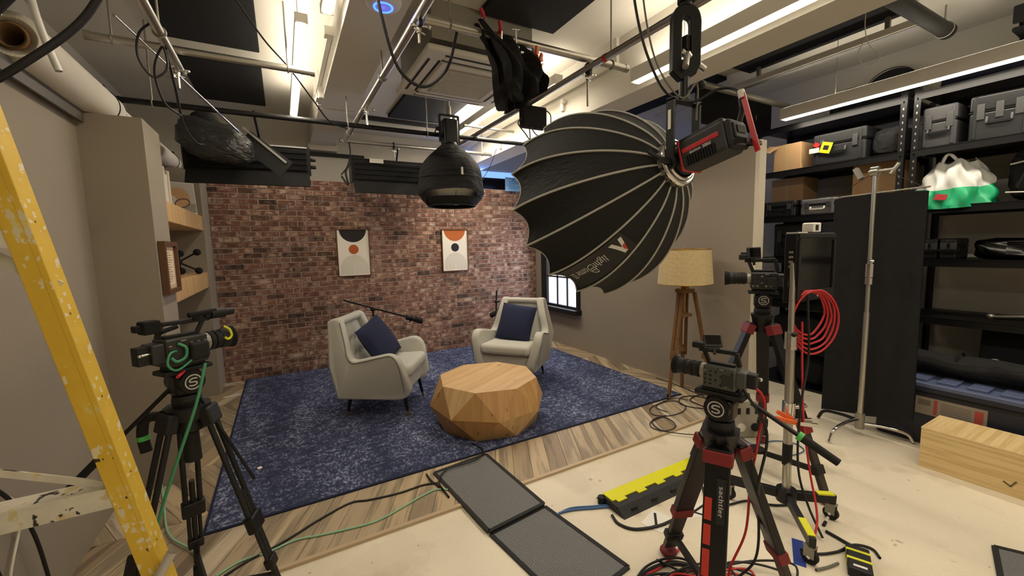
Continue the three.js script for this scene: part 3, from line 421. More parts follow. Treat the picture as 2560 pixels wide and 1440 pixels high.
{
  const g = thing('air_conditioner', 'white square ceiling cassette air conditioner with perforated grille', 'air conditioner', [1.45, 2.93, -3.34]);
  mesh('duct_box', [box(0.84, 0.27, 0.84, 0, 0.235, 0)], M.galv, g);
  mesh('panel', [rbox(0.94, 0.045, 0.94, 0.02, 0, 0.022, 0), rbox(0.62, 0.02, 0.62, 0.05, 0, -0.006, 0)], M.whitePlastic, g);
  const gr = mesh('grille', rbox(0.5, 0.01, 0.5, 0.04, 0, -0.018, 0), std(0xa29a8a, 0.7), g);
  for (let i = 0; i < 16; i++) mesh('grille_bar', box(0.46, 0.006, 0.008, 0, -0.024, -0.225 + i * 0.03), M.whitePlastic, gr);
  for (let k = 0; k < 4; k++) { const l = mesh('louvre', box(0.62, 0.012, 0.055, 0, 0.0, 0.375), M.whitePlastic, g); l.rotation.y = k * Math.PI / 2; mesh('slot', box(0.64, 0.01, 0.018, 0, 0.0, 0.333), M.black, l); mesh('slot', box(0.64, 0.01, 0.014, 0, 0.0, 0.414), M.black, l); }
  for (const [x, z] of [[-0.4, -0.4], [0.4, -0.4], [-0.4, 0.4], [0.4, 0.4]]) mesh('hanger_rod', rod([x, 0.1, z], [x, 0.37, z], 0.006), M.galv, g);
  const a = thing('access_point', 'round white wireless access point with a glowing blue ring', 'access point', [0.6, 2.95, -2.5]); mesh('shell', lathe([[0, -0.034], [0.06, -0.032], [0.095, -0.02], [0.105, 0]], 40), M.whitePlastic, a); const ring = mesh('light_ring', tor(0.05, 0.006, 0, -0.032, 0, Math.PI / 2), new THREE.MeshStandardMaterial({ color: 0x2038ff, emissive: 0x2a4cff, emissiveIntensity: 2.2 }), a);
  const pl = new THREE.PointLight(0x2a4cff, 0.0012); pl.position.set(0, -0.05, 0); pl.castShadow = true; a.add(pl);
  const s = thing('exit_fitting', 'small white emergency fitting on the side of the wide beam', 'light fitting', [0.41, 2.98, -4.3]); mesh('case', rbox(0.05, 0.1, 0.2, 0.01, 0, 0, 0), M.whitePlastic, s); mesh('lens', rbox(0.02, 0.05, 0.13, 0.006, -0.03, -0.02, 0), M.foil, s); mesh('bracket', box(0.03, 0.1, 0.09, 0.0, 0.0, -0.16), M.whitePlastic, s);
  const t = thing('conduit', 'white square conduit with elbows on the side of the wide beam', 'conduit', [0.36, 3.1, -4.0]); mesh('run', [box(0.03, 0.03, 1.4, 0.05, 0, 0)], M.whitePlastic, t); mesh('run', box(0.03, 0.2, 0.03, 0.05, 0.1, -0.7), M.whitePlastic, t); mesh('elbow_box', box(0.06, 0.06, 0.07, 0.04, 0, 0.68), M.whitePlastic, t);
}
// ---------- clamps on the pipes ----------
function clampOn(label, p, dark, drop = 0.14) {
  const g = thing('pipe_clamp', label, 'clamp', p), m = dark ? M.blackMetal : M.chrome;
  mesh('jaw', [tor(0.03, 0.009, 0, 0, 0, 0, Math.PI / 2, -0.6, 4.6), box(0.02, 0.035, 0.05, 0, -0.035, 0.012)], m, g); mesh('screw', [rod([-0.045, -0.045, 0], [0.05, -0.04, 0.01], 0.006), ball(0.012, 0.055, -0.04, 0.01)], M.chrome, g); mesh('spigot', [rod([0, -0.05, 0], [0, -0.05 - drop, 0], 0.008), cyl(0.013, 0.013, 0.03, 0, -0.065, 0)], dark ? M.galv : M.chrome, g); mesh('handle', rod([-0.03, -0.07, 0.02], [0.035, -0.075, -0.01], 0.004), M.chrome, g); return g;
}
clampOn('chrome clamp with a hanging pin on the pipe along the wide beam', [0.705, 2.77, -3.72], false, 0.12);
clampOn('black clamp with a dangling pin on the pipe marked with red tape', [1.92, 2.75, -2.3], true, 0.2);
clampOn('black scissor clamp on the pale pipe above the back bank light', [1.27, 2.8, -5.15], true, 0.1);
clampOn('black clamp where the cross pipe meets the pipe by the wide beam', [0.72, 2.77, -2.24], true, 0.08);
clampOn('chrome clamp at the end of the short pipe by the paper roll', [-0.5, 2.75, -3.4], false, 0.1);
{
  const t = thing('tape_band', 'red tape band wrapped round the silver pipe', 'tape', [1.92, 2.75, -2.12]); mesh('band', cyl(0.0245, 0.0245, 0.03, 0, 0, 0, Math.PI / 2, 0, 0, 20, true), M.redTape, t);
}
// ---------- draped black cloth with spring clips ----------
{
  const g = thing('draped_cloth', 'black duvetyne cloth draped from the silver cross pipe', 'cloth', [1.3, 2.82, -2.31]);
  const fold = (u, v) => 0.045 * Math.sin(u * 17 + v * 3) * (0.3 + v) + 0.02 * Math.sin(u * 31 - v * 7);
  const L = [[-0.21, 0.05], [-0.14, 0.02], [0.02, -0.02], [0.14, -0.04], [0.22, -0.12]], B = [[-0.02, -0.33], [0.0, -0.42], [0.06, -0.4], [0.13, -0.36], [0.2, -0.32]];
  const at = (A, u) => { const x = u * 4, i = Math.min(3, Math.floor(x)), f = x - i; return [A[i][0] + (A[i + 1][0] - A[i][0]) * f, A[i][1] + (A[i + 1][1] - A[i][1]) * f]; };
  const sheet = (dz) => grid(28, 22, (u, v) => { const a = at(L, u), b = at(B, u); return [a[0] + (b[0] - a[0]) * Math.pow(v, 1.15), a[1] + (b[1] - a[1]) * v, dz * (0.4 + v) + fold(u, v) + 0.06 * Math.sin(v * 3)]; });
  mesh('cloth', [sheet(0.06), sheet(-0.08)], M.blackCloth, g); mesh('tail', grid(10, 10, (u, v) => [-0.02 + u * 0.14 - 0.02 * v, -0.34 - v * 0.09 * (1 - 0.5 * Math.abs(u - 0.5)), 0.07 + 0.03 * Math.sin(u * 9 + v)]), M.blackCloth, g);
  const clip = (label, p, rz, mat) => { const c = thing('spring_clip', label, 'clip', p, 0.5); mesh('jaw', [box(0.012, 0.05, 0.012, -0.008, -0.03, 0.01, 0, 0, rz), box(0.012, 0.05, 0.012, 0.008, -0.03, -0.01, 0, 0, rz)], M.chrome, c); mesh('handle', box(0.02, 0.055, 0.014, -0.014, 0.018, 0.01, 0, 0, rz + 0.35), mat, c); mesh('handle', box(0.02, 0.055, 0.014, 0.016, 0.018, -0.01, 0, 0, rz - 0.35), mat, c); };
  clip('red handled spring clip at the upper corner of the draped cloth', [1.12, 2.88, -2.28], 0.3, M.redPlastic); clip('pink red spring clip hanging on the cross pipe beside the cloth', [1.23, 2.83, -2.27], -0.1, M.redPlastic); clip('orange spring clip, upper of two on the cloth', [1.47, 2.73, -2.25], -0.5, M.orange); clip('orange spring clip, lower of two on the cloth', [1.48, 2.68, -2.22], -0.8, M.orange);
  const h = thing('gripping_clamp', 'chrome grip under the cross pipe above the cloth', 'clamp', [1.33, 2.76, -2.29]); mesh('knuckle', [cyl(0.03, 0.03, 0.05, 0, 0.0, 0, 0, 0, Math.PI / 2), cyl(0.022, 0.022, 0.08, 0.08, -0.02, 0, 0, 0, Math.PI / 2)], M.chrome, h); mesh('t_handle', [rod([0.0, 0.1, 0.03], [0.0, -0.03, 0.03], 0.006), rod([-0.03, 0.09, 0.03], [0.03, 0.1, 0.03], 0.006)], M.chrome, h); mesh('lock_lever', rod([0.13, 0.02, 0.02], [0.15, -0.07, 0.03], 0.01), M.steel, h);
  const d = thing('driver_box', 'black ballast box with loose cables under the silver pipe', 'ballast', [1.98, 2.55, -3.1]); mesh('case', [rbox(0.24, 0.18, 0.08, 0.012, 0, 0.1, 0)], M.blackFab, d); mesh('bracket', [box(0.06, 0.06, 0.05, -0.05, 0.215, 0), rod([-0.04, 0.24, 0], [-0.04, 0.19, 0.03], 0.008)], M.galv, d); mesh('cable_loop', pipe([[-0.12, 0.08, 0.02], [-0.17, 0.03, 0.03], [-0.1, -0.05, 0.03], [-0.05, -0.09, 0.02], [-0.06, 0.02, 0.03]], 0.005), M.cableBlack, d); mesh('cable_loop', pipe([[0.1, 0.18, 0.02], [0.16, 0.14, 0.03], [0.15, 0.02, 0.03], [0.08, -0.06, 0.02], [0.0, -0.04, 0.03], [-0.04, 0.01, 0.03]], 0.005), M.cableBlack, d);
}
// ---------- lantern soft light ----------
{
  const g = thing('lantern_light', 'black skirted lantern softbox hanging in front of the brick wall', 'lantern light', [1.56, 1.97, -4.02]);
  const prof = (t) => [t < 0.5 ? 0.1 + 0.22 * Math.sin(t * Math.PI) : t < 0.8 ? 0.32 + 0.08 * (t - 0.5) : 0.344 - 0.5 * (t - 0.8), 0.6 - 0.6 * t];
  const skirt = grid(64, 20, (u, v) => { const a = u * Math.PI * 2, front = Math.exp(-Math.pow((a - 1.9) / 1.0, 4)), t = v * (0.99 - 0.22 * front), [r, y] = prof(t); const f = (1 + 0.05 * Math.cos(a * 4 + 0.6) * v) * (1 + 0.018 * Math.sin(a * 10 + v * 2) * v + 0.008 * Math.sin(a * 23 + v * 9)); return [r * Math.cos(a) * f, y, r * Math.sin(a) * f]; });
  mesh('skirt', skirt, M.blackCloth, g);
  mesh('skirt_seam', pipe(Array.from({ length: 13 }, (_, i) => { const a = i / 12 * Math.PI * 2, [r, y] = prof(0.55); return [r * 1.03 * Math.cos(a), y, r * 1.03 * Math.sin(a)]; }), 0.004, 72, 6), M.black, g);
  mesh('brand_tag', box(0.02, 0.07, 0.004, -0.02, 0.3, 0.347, 0, 0.1), M.paper, g);
  mesh('diffuser', [lathe([[0, 0.02], [0.11, 0.03], [0.21, 0.07], [0.27, 0.13], [0.28, 0.22]], 40)], std(0xe4e0d6, 0.8), g); for (let k = 0; k < 8; k++) { const a = k * Math.PI / 4 + 0.2; mesh('wire_rib', pipe([[0.02, 0.016, 0], [0.11, 0.025, 0], [0.21, 0.065, 0], [0.272, 0.128, 0]].map(([r, y]) => [r * Math.cos(a), y, r * Math.sin(a)]), 0.003, 12, 5), M.galv, g); }
  mesh('rim_hoop', tor(0.24, 0.008, 0, 0.0, 0, Math.PI / 2), M.black, g); mesh('rim_cloth', lathe([[0.235, 0.0], [0.27, 0.03], [0.31, 0.075]], 48), M.blackCloth, g);
  mesh('lamp_head', [rbox(0.15, 0.26, 0.13, 0.02, 0.0, 0.73, 0), cyl(0.08, 0.1, 0.06, 0, 0.6, 0)], M.blackMetal, g);
  mesh('yoke', [bar([-0.1, 0.64, 0], [-0.1, 0.9, 0], 0.014, 0.03, [0, 0, 1]), bar([0.1, 0.64, 0], [0.1, 0.9, 0], 0.014, 0.03, [0, 0, 1]), bar([-0.1, 0.9, 0], [0.1, 0.9, 0], 0.03, 0.014)], M.black, g); mesh('knob', [rod([-0.1, 0.76, 0], [-0.14, 0.76, 0], 0.018), rod([-0.13, 0.77, 0], [-0.165, 0.7, 0.01], 0.006)], M.black, g);
  mesh('drop_post', [rod([0, 0.9, 0], [0, 1.29, 0], 0.014), cyl(0.024, 0.024, 0.08, 0, 0.95, 0)], M.galv, g); mesh('ceiling_plate', box(0.1, 0.012, 0.1, 0, CH - 1.97 - 0.006, 0), M.galv, g);
}
// ---------- bank lights at the back ----------
function bank(label, pos, w, h, d, turn, tilt, withTop) {
  const g = thing('bank_light', label, 'bank light', pos, turn); const k = new THREE.Group();
  const add = (n, ge, m, p = g) => { for (const e of ge) e.rotateX(tilt); return mesh(n, ge, m, p); };
  add('housing', [box(w, h, d, 0, h / 2, 0)], M.black); add('top_plate', [box(w * 0.98, 0.012, d * 1.15, 0, h + 0.008, 0)], withTop ? M.alu : M.black);
  add('front_louvre', [box(w * 0.96, h * 0.8, 0.01, 0, h / 2, d / 2 + 0.006)], M.blackMatte); for (let i = 0; i < 4; i++) add('fin', [box(w * 0.97, 0.008, 0.014, 0, h * (0.15 + i * 0.22), d / 2 + 0.014)], M.blackMatte);
  add('end_bracket', [box(0.014, h * 1.1, d * 1.1, w / 2 + 0.008, h / 2, 0)], M.blackMetal); add('end_bracket', [box(0.014, h * 1.1, d * 1.1, -w / 2 - 0.008, h / 2, 0)], M.blackMetal);
  const f = add('barn_door', [box(w, 0.008, 0.2, 0, -0.05, d / 2 + 0.05, 0.9)], M.blackMatte); add('socket', [cyl(0.018, 0.018, 0.05, w / 2 + 0.04, h * 0.6, 0, 0, 0, Math.PI / 2)], M.rubber); add('socket', [cyl(0.018, 0.018, 0.05, w / 2 + 0.04, h * 0.3, 0, 0, 0, Math.PI / 2)], M.rubber);
  return g;
}
{
  const a = bank('black bank light with silver top plate under the black pipe, half wrapped in plastic', [-0.2, 2.33, -4.78], 1.0, 0.24, 0.2, -0.05, 0.12, true);
  mesh('mount_post', [rod([0.1, 0.2, 0.05], [0.1, 0.40, 0.6], 0.012)], M.blackMetal, a);
  const b = bank('wide black bank light with a white sticker on top of the brick wall', [1.33, 2.36, -5.3], 1.08, 0.26, 0.18, 0, 0.1, false);
  mesh('white_sticker', box(0.16, 0.05, 0.004, -0.27, 0.24, 0.145, 0.1), M.paper, b); mesh('mount_post', rod([0.0, 0.25, 0], [0.0, 0.46, 0.15], 0.01), M.blackMetal, b);
  mesh('cable_bundle', pipe([[-0.56, 0.2, 0.1], [-0.62, 0.1, 0.12], [-0.6, -0.05, 0.1], [-0.66, 0.05, 0.05]], 0.012), M.cableBlack, b);
  const w = thing('plastic_wrap', 'crumpled black plastic bag wrapped over the bank light end', 'bag', [-0.43, 2.36, -4.48]);
  const e = new THREE.SphereGeometry(1, 36, 24), p = e.attributes.position; for (let i = 0; i < p.count; i++) { const x = p.getX(i), y = p.getY(i), z = p.getZ(i), n = fbm(0.5 + 0.5 * x, 0.5 + 0.5 * y + z * 0.2, 6, 6, 9, 4), k = 0.86 + 0.34 * n; p.setXYZ(i, Math.sign(x) * Math.pow(Math.abs(x), 0.75) * 0.27 * k, (Math.sign(y) * Math.pow(Math.abs(y), 0.75) * 0.17 - x * 0.06) * k + 0.16, Math.sign(z) * Math.pow(Math.abs(z), 0.75) * 0.12 * k); } e.computeVertexNormals(); mesh('bag', e, std(0x2a2a2b, 0.35, 0, { bumpMap: rep(T.crumple, 3, 3), bumpScale: 0.012 }), w);
  mesh('knot', ball(0.09, -0.08, 0.34, 0, 1.2, 0.8, 0.8, 14), M.blackCloth, w); mesh('barn_leaf', [bar([0.2, 0.21, 0.02], [0.52, -0.06, 0.1], 0.012, 0.17, [0.3, 1, 0])], M.black, w); mesh('barn_edge', bar([0.2, 0.3, 0.03], [0.52, 0.0, 0.11], 0.012, 0.02, [0.3, 1, 0]), M.alu, w);
  const arm = mesh('support_arm', rod([-0.43, 0.53, 1.68], [-0.03, 0.25, 0.48], 0.008), M.chrome, a); mesh('swivel', [ball(0.03, -0.29, 0.43, 1.28), cyl(0.03, 0.03, 0.06, -0.29, 0.4, 1.28)], M.steel, arm);
}

// ---------- big parabolic softbox on its lamp head ----------
{
  const C = V(1.358, 1.73, -1.644), n = V(-0.039, -0.233, -0.972).normalize(), L = 0.531, hub = C.clone().addScaledVector(n, -L);
  const g = thing('parabolic_softbox', 'large black deep softbox with grey piped ribs under the clamp', 'softbox', [hub.x, hub.y, hub.z]);
  const u0 = n.clone().cross(V(0, 1, 0)).normalize(), v0 = u0.clone().cross(n), a0 = 115.308 * rad, NR = 16;
  const rad_ = (t) => 0.062 + 0.378 * Math.pow(1 - Math.pow(1 - t, 2.1), 0.72), pt = (a, t, k = 1) => { const r = rad_(t) * k, q = n.clone().multiplyScalar(L * t).addScaledVector(u0, r * Math.cos(a)).addScaledVector(v0, r * Math.sin(a)); return [q.x, q.y, q.z]; };
  const gore = (i, w, t, k) => { const A = V(...pt(a0 + i * Math.PI / 8, t, k)), B = V(...pt(a0 + (i + 1) * Math.PI / 8, t, k)), q = A.lerp(B, w), s = 1 - 0.05 * 4 * w * (1 - w) * t; const ax = n.clone().multiplyScalar(L * t), d = q.sub(ax).multiplyScalar(s).add(ax); return [d.x, d.y, d.z]; };
  for (let i = 0; i < NR; i++) {
    const f = (k) => (w, v) => { const t = v * (1 - 0.075 * 4 * w * (1 - w)); return gore(i, w, t, k); };
    mesh('fabric_gore', grid(6, 22, f(1)), std(0x0c0c0d, 0.78, 0, { bumpMap: rep(T.crumple, 1.2, 2.4, i * 0.13), bumpScale: 0.003, side: THREE.DoubleSide }), g);
    const li = grid(3, 12, f(0.975)); mesh('silver_lining', li, M.foil, g);
    mesh('piping', pipe(Array.from({ length: 16 }, (_, k) => pt(a0 + i * Math.PI / 8, k / 15, 1.004)), 0.0045, 40, 6), std(0xb0aea6, 0.7), g);
    const rim = Array.from({ length: 9 }, (_, k) => gore(i, k / 8, 1 - 0.075 * 4 * (k / 8) * (1 - k / 8), 1.002)); mesh('rim_tape', pipe(rim, 0.003, 16, 5), std(0xb0aea6, 0.7), g);
  }
  // printed lettering on one gore, laid a few millimetres above the cloth
  const word = canvasTex(640, 160, (c, W, H) => { c.fillStyle = '#0d0d0e'; c.fillRect(0, 0, W, H); c.fillStyle = '#d8d8d4'; c.beginPath(); c.moveTo(58, 20); c.lineTo(88, 20); c.lineTo(128, 128); c.lineTo(96, 128); c.closePath(); c.fill(); c.beginPath(); c.moveTo(58, 20); c.lineTo(20, 128); c.lineTo(48, 128); c.lineTo(72, 58); c.closePath(); c.fill(); c.fillStyle = '#c0392b'; c.beginPath(); c.moveTo(58, 20); c.lineTo(40, 72); c.lineTo(62, 72); c.lineTo(72, 46); c.closePath(); c.fill(); c.fillStyle = '#d8d8d4'; c.font = 'italic 62px serif'; c.fillText('light', 190, 104); c.font = 'italic 62px serif'; c.fillText('ome', 392, 104); c.font = '62px serif'; c.fillText('II', 540, 104); c.strokeStyle = '#d8d8d4'; c.lineWidth = 5; c.beginPath(); c.moveTo(336, 36); c.lineTo(336, 106); c.bezierCurveTo(410, 110, 410, 34, 336, 36); c.stroke(); for (const k of [0.3, 0.6]) { c.beginPath(); c.moveTo(336, 40 + 60 * k); c.lineTo(384, 50 + 40 * k); c.stroke(); } });
  const gi = 5, lift = 1.012; const patch = grid(10, 16, (u, v) => { const t = 0.3 + 0.62 * v, w = 0.08 + 0.84 * u; return gore(gi, w, t, lift); });
  { const uv = patch.attributes.uv; for (let i = 0; i < uv.count; i++) { const a = uv.getX(i), b = uv.getY(i); uv.setXY(i, b, a); } }
  const gm = std(0xffffff, 0.5, 0, { map: word, side: THREE.DoubleSide }); mesh('lettering', patch, gm, g);
  const frame = (o) => { const Q = new THREE.Quaternion().setFromRotationMatrix(new THREE.Matrix4().lookAt(V(0, 0, 0), n, V(0, 1, 0))); o.quaternion.copy(Q); };   // local -z looks along n
  const ring = mesh('speed_ring', [cyl(0.085, 0.085, 0.035, 0, 0, 0.0, Math.PI / 2, 0, 0, 32), tor(0.085, 0.012, 0, 0, 0.018), tor(0.07, 0.008, 0, 0, 0.03)], M.chrome, g); frame(ring);
  for (let i = 0; i < 16; i++) { const a = a0 + (i + 0.0) * Math.PI / 8; const b = mesh('rib_joint', box(0.02, 0.03, 0.04, 0.078 * Math.cos(a), 0.078 * Math.sin(a), -0.01), M.steel, ring); }
  // lamp head
  const h = thing('studio_lamp_head', 'black and red studio lamp head behind the softbox', 'studio lamp', [hub.x, hub.y, hub.z]); frame(h); h.scale.set(0.92, 0.92, 0.76);
  mesh('front_collar', [cyl(0.062, 0.066, 0.06, 0, 0, 0.055, Math.PI / 2, 0, 0, 28)], M.blackMetal, h);
  mesh('body', [rbox(0.118, 0.125, 0.25, 0.018, 0, 0, 0.2)], M.camBody, h); mesh('red_band', [rbox(0.124, 0.02, 0.19, 0.004, 0, 0.012, 0.2), rbox(0.122, 0.131, 0.02, 0.012, 0, 0, 0.09)], M.redPlastic, h); mesh('top_cover', rbox(0.112, 0.05, 0.24, 0.016, 0, 0.045, 0.2), M.black, h);
  for (let i = 0; i < 11; i++) { mesh('cooling_fin', box(0.006, 0.042, 0.007, -0.061, -0.034, 0.125 + i * 0.014), M.blackMetal, h); }
  const txt = canvasTex(256, 64, (c, W, H) => { c.fillStyle = '#1c1c1c'; c.fillRect(0, 0, W, H); c.fillStyle = '#cfcfca'; c.font = 'bold 30px sans-serif'; c.fillText('Aputure', 14, 42); c.font = 'bold 38px sans-serif'; c.fillText('300d', 150, 46); }); mesh('name_plate', place(new THREE.PlaneGeometry(0.13, 0.03), -0.0605, -0.006, 0.2, 0, -Math.PI / 2), std(0xffffff, 0.6, 0, { map: txt }), h);
  mesh('rear_cover', [rbox(0.112, 0.11, 0.03, 0.014, 0, -0.002, 0.335), rbox(0.085, 0.06, 0.012, 0.008, 0, 0.005, 0.352)], M.black, h); mesh('display', box(0.05, 0.028, 0.003, 0.0, 0.01, 0.36), M.screen, h); mesh('rear_handle', [bar([-0.045, -0.04, 0.35], [-0.045, -0.055, 0.395], 0.014, 0.016), bar([0.045, -0.04, 0.35], [0.045, -0.055, 0.395], 0.014, 0.016), bar([-0.05, -0.055, 0.395], [0.05, -0.055, 0.395], 0.016, 0.016)], M.blackMetal, h);
  mesh('plug_lead', pipe([[0.03, 0.05, 0.34], [0.03, 0.1, 0.37], [0.02, 0.14, 0.38]], 0.011), M.cableBlack, h); mesh('cable_collar', cyl(0.014, 0.014, 0.03, 0.02, 0.14, 0.38), M.whitePlastic, h); mesh('red_strap', [bar([0.02, 0.14, 0.385], [-0.02, -0.1, 0.42], 0.022, 0.006, [1, 0, 0])], M.redPlastic, h);
  const y = thing('lamp_yoke', 'black lamp yoke with side levers hanging from the clamp', 'yoke', [1.377, 1.865, -1.085]); const top = 0.215;
  for (const s of [-1, 1]) { mesh('yoke_arm', [bar([s * 0.073, -0.02, 0], [s * 0.073, top, -0.0], 0.01, 0.034, [0, 0, 1]), cyl(0.026, 0.026, 0.012, s * 0.073, -0.015, 0, 0, 0, Math.PI / 2)], M.black, y); mesh('lever', [rod([s * 0.08, -0.01, 0], [s * 0.12, -0.01, 0], 0.012), rod([s * 0.11, -0.01, 0], [s * 0.12, 0.03, -0.06], 0.007)], M.black, y); }
  mesh('crossbar', [bar([-0.078, top, 0], [0.078, top, 0], 0.034, 0.012)], M.black, y); mesh('spigot_socket', [cyl(0.018, 0.02, 0.09, 0, top + 0.05, 0)], M.blackMetal, y); mesh('knob', [rod([0, top + 0.05, 0.0], [0.05, top + 0.06, 0.03], 0.007), ball(0.016, 0.055, top + 0.06, 0.033)], M.black, y);
  mesh('white_label', box(0.003, 0.07, 0.012, -0.08, 0.14, 0), M.paper, y);
  const c = thing('drop_clamp', 'tall black loop clamp with steel bolts above the softbox lamp', 'clamp', [1.377, 2.17, -1.085]);
  const sh = new THREE.Shape(); sh.moveTo(-0.05, 0.02); sh.lineTo(-0.02, -0.01); sh.lineTo(0.035, 0.01); sh.lineTo(0.05, 0.04); sh.lineTo(0.05, 0.19); sh.quadraticCurveTo(0.045, 0.25, 0, 0.25); sh.quadraticCurveTo(-0.05, 0.25, -0.05, 0.2); sh.closePath(); const ho = new THREE.Path(); ho.moveTo(-0.022, 0.055); ho.lineTo(-0.022, 0.19); ho.quadraticCurveTo(-0.015, 0.215, 0, 0.215); ho.quadraticCurveTo(0.02, 0.21, 0.02, 0.18); ho.lineTo(0.02, 0.055); ho.closePath(); sh.holes.push(ho);
  const e = new THREE.ExtrudeGeometry(sh, { depth: 0.028, bevelEnabled: true, bevelSize: 0.004, bevelThickness: 0.004, bevelSegments: 2 }); e.translate(0, 0, -0.014); e.rotateY(-0.5); mesh('loop', e, M.blackMetal, c);
  mesh('bolt', [rod([-0.02, 0.09, 0], [0.075, 0.03, 0.03], 0.011), cyl(0.016, 0.016, 0.02, 0.0, 0.075, 0.01, 0, 0, 1)], M.steel, c); mesh('bolt', rod([0.0, 0.08, 0.01], [-0.035, 0.02, 0.03], 0.012), M.steel, c); mesh('rocker', box(0.03, 0.05, 0.03, 0.005, 0.12, 0), M.rubber, c); mesh('spigot', rod([0, -0.08, 0], [0, 0.0, 0], 0.013), M.chrome, c);
  mesh('drop_tube', [rod([0, 0.25, 0], [0, 0.4, 0], 0.022)], M.black, c); mesh('post', rod([0, 0.4, 0], [0, CH - 2.17, 0], 0.016), M.steel, c); mesh('side_knob', [rod([0, 0.29, 0], [-0.06, 0.275, 0.04], 0.008), ball(0.018, -0.065, 0.275, 0.043)], M.black, c); mesh('collar', cyl(0.03, 0.03, 0.03, 0, 0.28, 0), M.black, c);
}
// ---------- storage shelves on the right ----------
const SX0 = 4.585, SX1 = 5.2, LEV = [0.02, 0.44, 0.885, 1.355, 1.78, 2.25, 2.7];
function shelving(label, z0, z1) {
  const g = thing('storage_shelf', label, 'shelving', [(SX0 + SX1) / 2, 0, (z0 + z1) / 2]); const hx = (SX1 - SX0) / 2, hz = (z1 - z0) / 2;
  const slots = new Array(0);
  for (const [sx, sz] of [[-1, -1], [-1, 1], [1, -1], [1, 1]]) { const p = mesh('post', [box(0.04, 2.74, 0.004, sx * (hx - 0.02), 1.37, sz * hz), box(0.004, 2.74, 0.04, sx * hx, 1.37, sz * (hz - 0.02))], sx < 0 && sz * hz < 0 && z0 > -2 ? M.blackMetal : M.blackMetal, g); if (sx < 0) for (let k = 0; k < 22; k++) mesh('slot', box(0.003, 0.018, 0.008, sx * hx - 0.0025, 1.5 + k * 0.055, sz * (hz - 0.02)), M.galv, p); }
  for (const y of LEV) { const s = mesh('shelf_board', [box(2 * hx - 0.02, 0.014, 2 * hz - 0.01, 0, y - 0.007, 0)], M.blackMetal, g); mesh('front_beam', [box(0.016, 0.05, 2 * hz - 0.02, -hx + 0.004, y - 0.03, 0), box(0.022, 0.006, 2 * hz - 0.02, -hx + 0.004, y + 0.001, 0)], M.blackMetal, s); mesh('rear_beam', box(0.016, 0.05, 2 * hz - 0.02, hx - 0.004, y - 0.03, 0), M.blackMetal, s); }
}
shelving('black steel storage shelving beside the partition, packed with cases', -2.66, -1.445);
shelving('black steel storage shelving holding the green bag, nearer the tote bin', -1.4, -0.15);
function carton(label, x, y, z, w, h, d, mat, open, turn = 0) { const g = thing('carton', label, 'carton', [x, y, z], turn); mesh('box', rbox(w, h, d, 0.004, 0, h / 2, 0), mat, g); mesh('tape', [box(w * 1.004, h * 1.002, 0.045, 0, h / 2 + 0.001, 0)], std(0xb79a6e, 0.5), g); if (open) mesh('flap', [bar([-w / 2, h, -d / 2], [-w / 2 - 0.08, h - 0.06, -d / 2 - 0.05], 0.004, d * 0.5, [0, 0, 1])], mat, g); return g; }
carton('open tan carton lit on the top storage shelf by the partition', 4.76, LEV[5], -2.37, 0.3, 0.27, 0.26, M.carton, true);
carton('brown carton at the back above the black hard case', 4.98, LEV[4], -2.47, 0.3, 0.42, 0.32, M.carton, false);
carton('wide brown carton beside the shelf post behind the flag', 4.95, LEV[4], -1.68, 0.36, 0.44, 0.36, M.carton, false);
carton('brown carton hidden on the shelf behind the crate', 5.0, LEV[5], -2.0, 0.3, 0.25, 0.3, M.carton, false);
function hardCase(label, x, y, z, w, h, d, mat, turn = 0, lat = 2) {   // its front faces -x
  const g = thing('hard_case', label, 'case', [x, y, z], turn); mesh('lower_shell', [rbox(w, h * 0.62, d, 0.018, 0, h * 0.31, 0)], mat, g); const l = mesh('lid', [rbox(w * 1.01, h * 0.36, d * 1.01, 0.018, 0, h * 0.81, 0)], mat, g); mesh('seam_lip', box(w * 1.02, 0.008, d * 1.02, 0, h * 0.625, 0), M.blackMetal, g);
  for (let k = 0; k < lat; k++) mesh('latch', rbox(0.016, h * 0.34, 0.04, 0.004, -w / 2 - 0.004, h * 0.62, (k / (lat - 1) - 0.5) * d * 0.62), M.greyPlastic, g);
  mesh('handle', [bar([-w / 2 - 0.016, h * 0.36, -0.06], [-w / 2 - 0.016, h * 0.36, 0.06], 0.014, 0.014), bar([-w / 2, h * 0.5, -0.06], [-w / 2 - 0.016, h * 0.36, -0.06], 0.012, 0.012), bar([-w / 2, h * 0.5, 0.06], [-w / 2 - 0.016, h * 0.36, 0.06], 0.012, 0.012)], mat === M.caseGrey ? M.whitePlastic : M.blackMetal, g);
  for (const k of [-0.4, 0.4]) mesh('rib', rbox(0.012, h * 0.9, 0.02, 0.004, -w / 2 - 0.001, h * 0.5, k * d), mat, g); return g;
}
hardCase('black hard equipment case beside the silver one on the middle shelf', 4.78, LEV[4], -2.43, 0.34, 0.17, 0.32, M.caseBlack);
hardCase('silver grey hard case with a white handle on the middle shelf', 4.78, LEV[4], -2.07, 0.34, 0.16, 0.31, M.caseGrey);
hardCase('black plastic crate with yellow and white tags on the top shelf', 4.82, LEV[5], -1.93, 0.4, 0.3, 0.42, M.caseBlack);
hardCase('upright grey flat case next to the shelf post on the high shelf', 4.82, LEV[5], -1.26, 0.36, 0.33, 0.2, std(0x3a3a3d, 0.5), 0);
hardCase('large black case with silver latches tilted on the high shelf', 4.85, LEV[5], -0.97, 0.38, 0.34, 0.3, std(0x1c1d20, 0.3), 0.12, 3);
hardCase('small black flight case beside the shelf post under the green bag', 4.8, LEV[3], -1.26, 0.3, 0.17, 0.09, M.caseBlack, 0, 2).userData.group = 'pair of small flight cases';
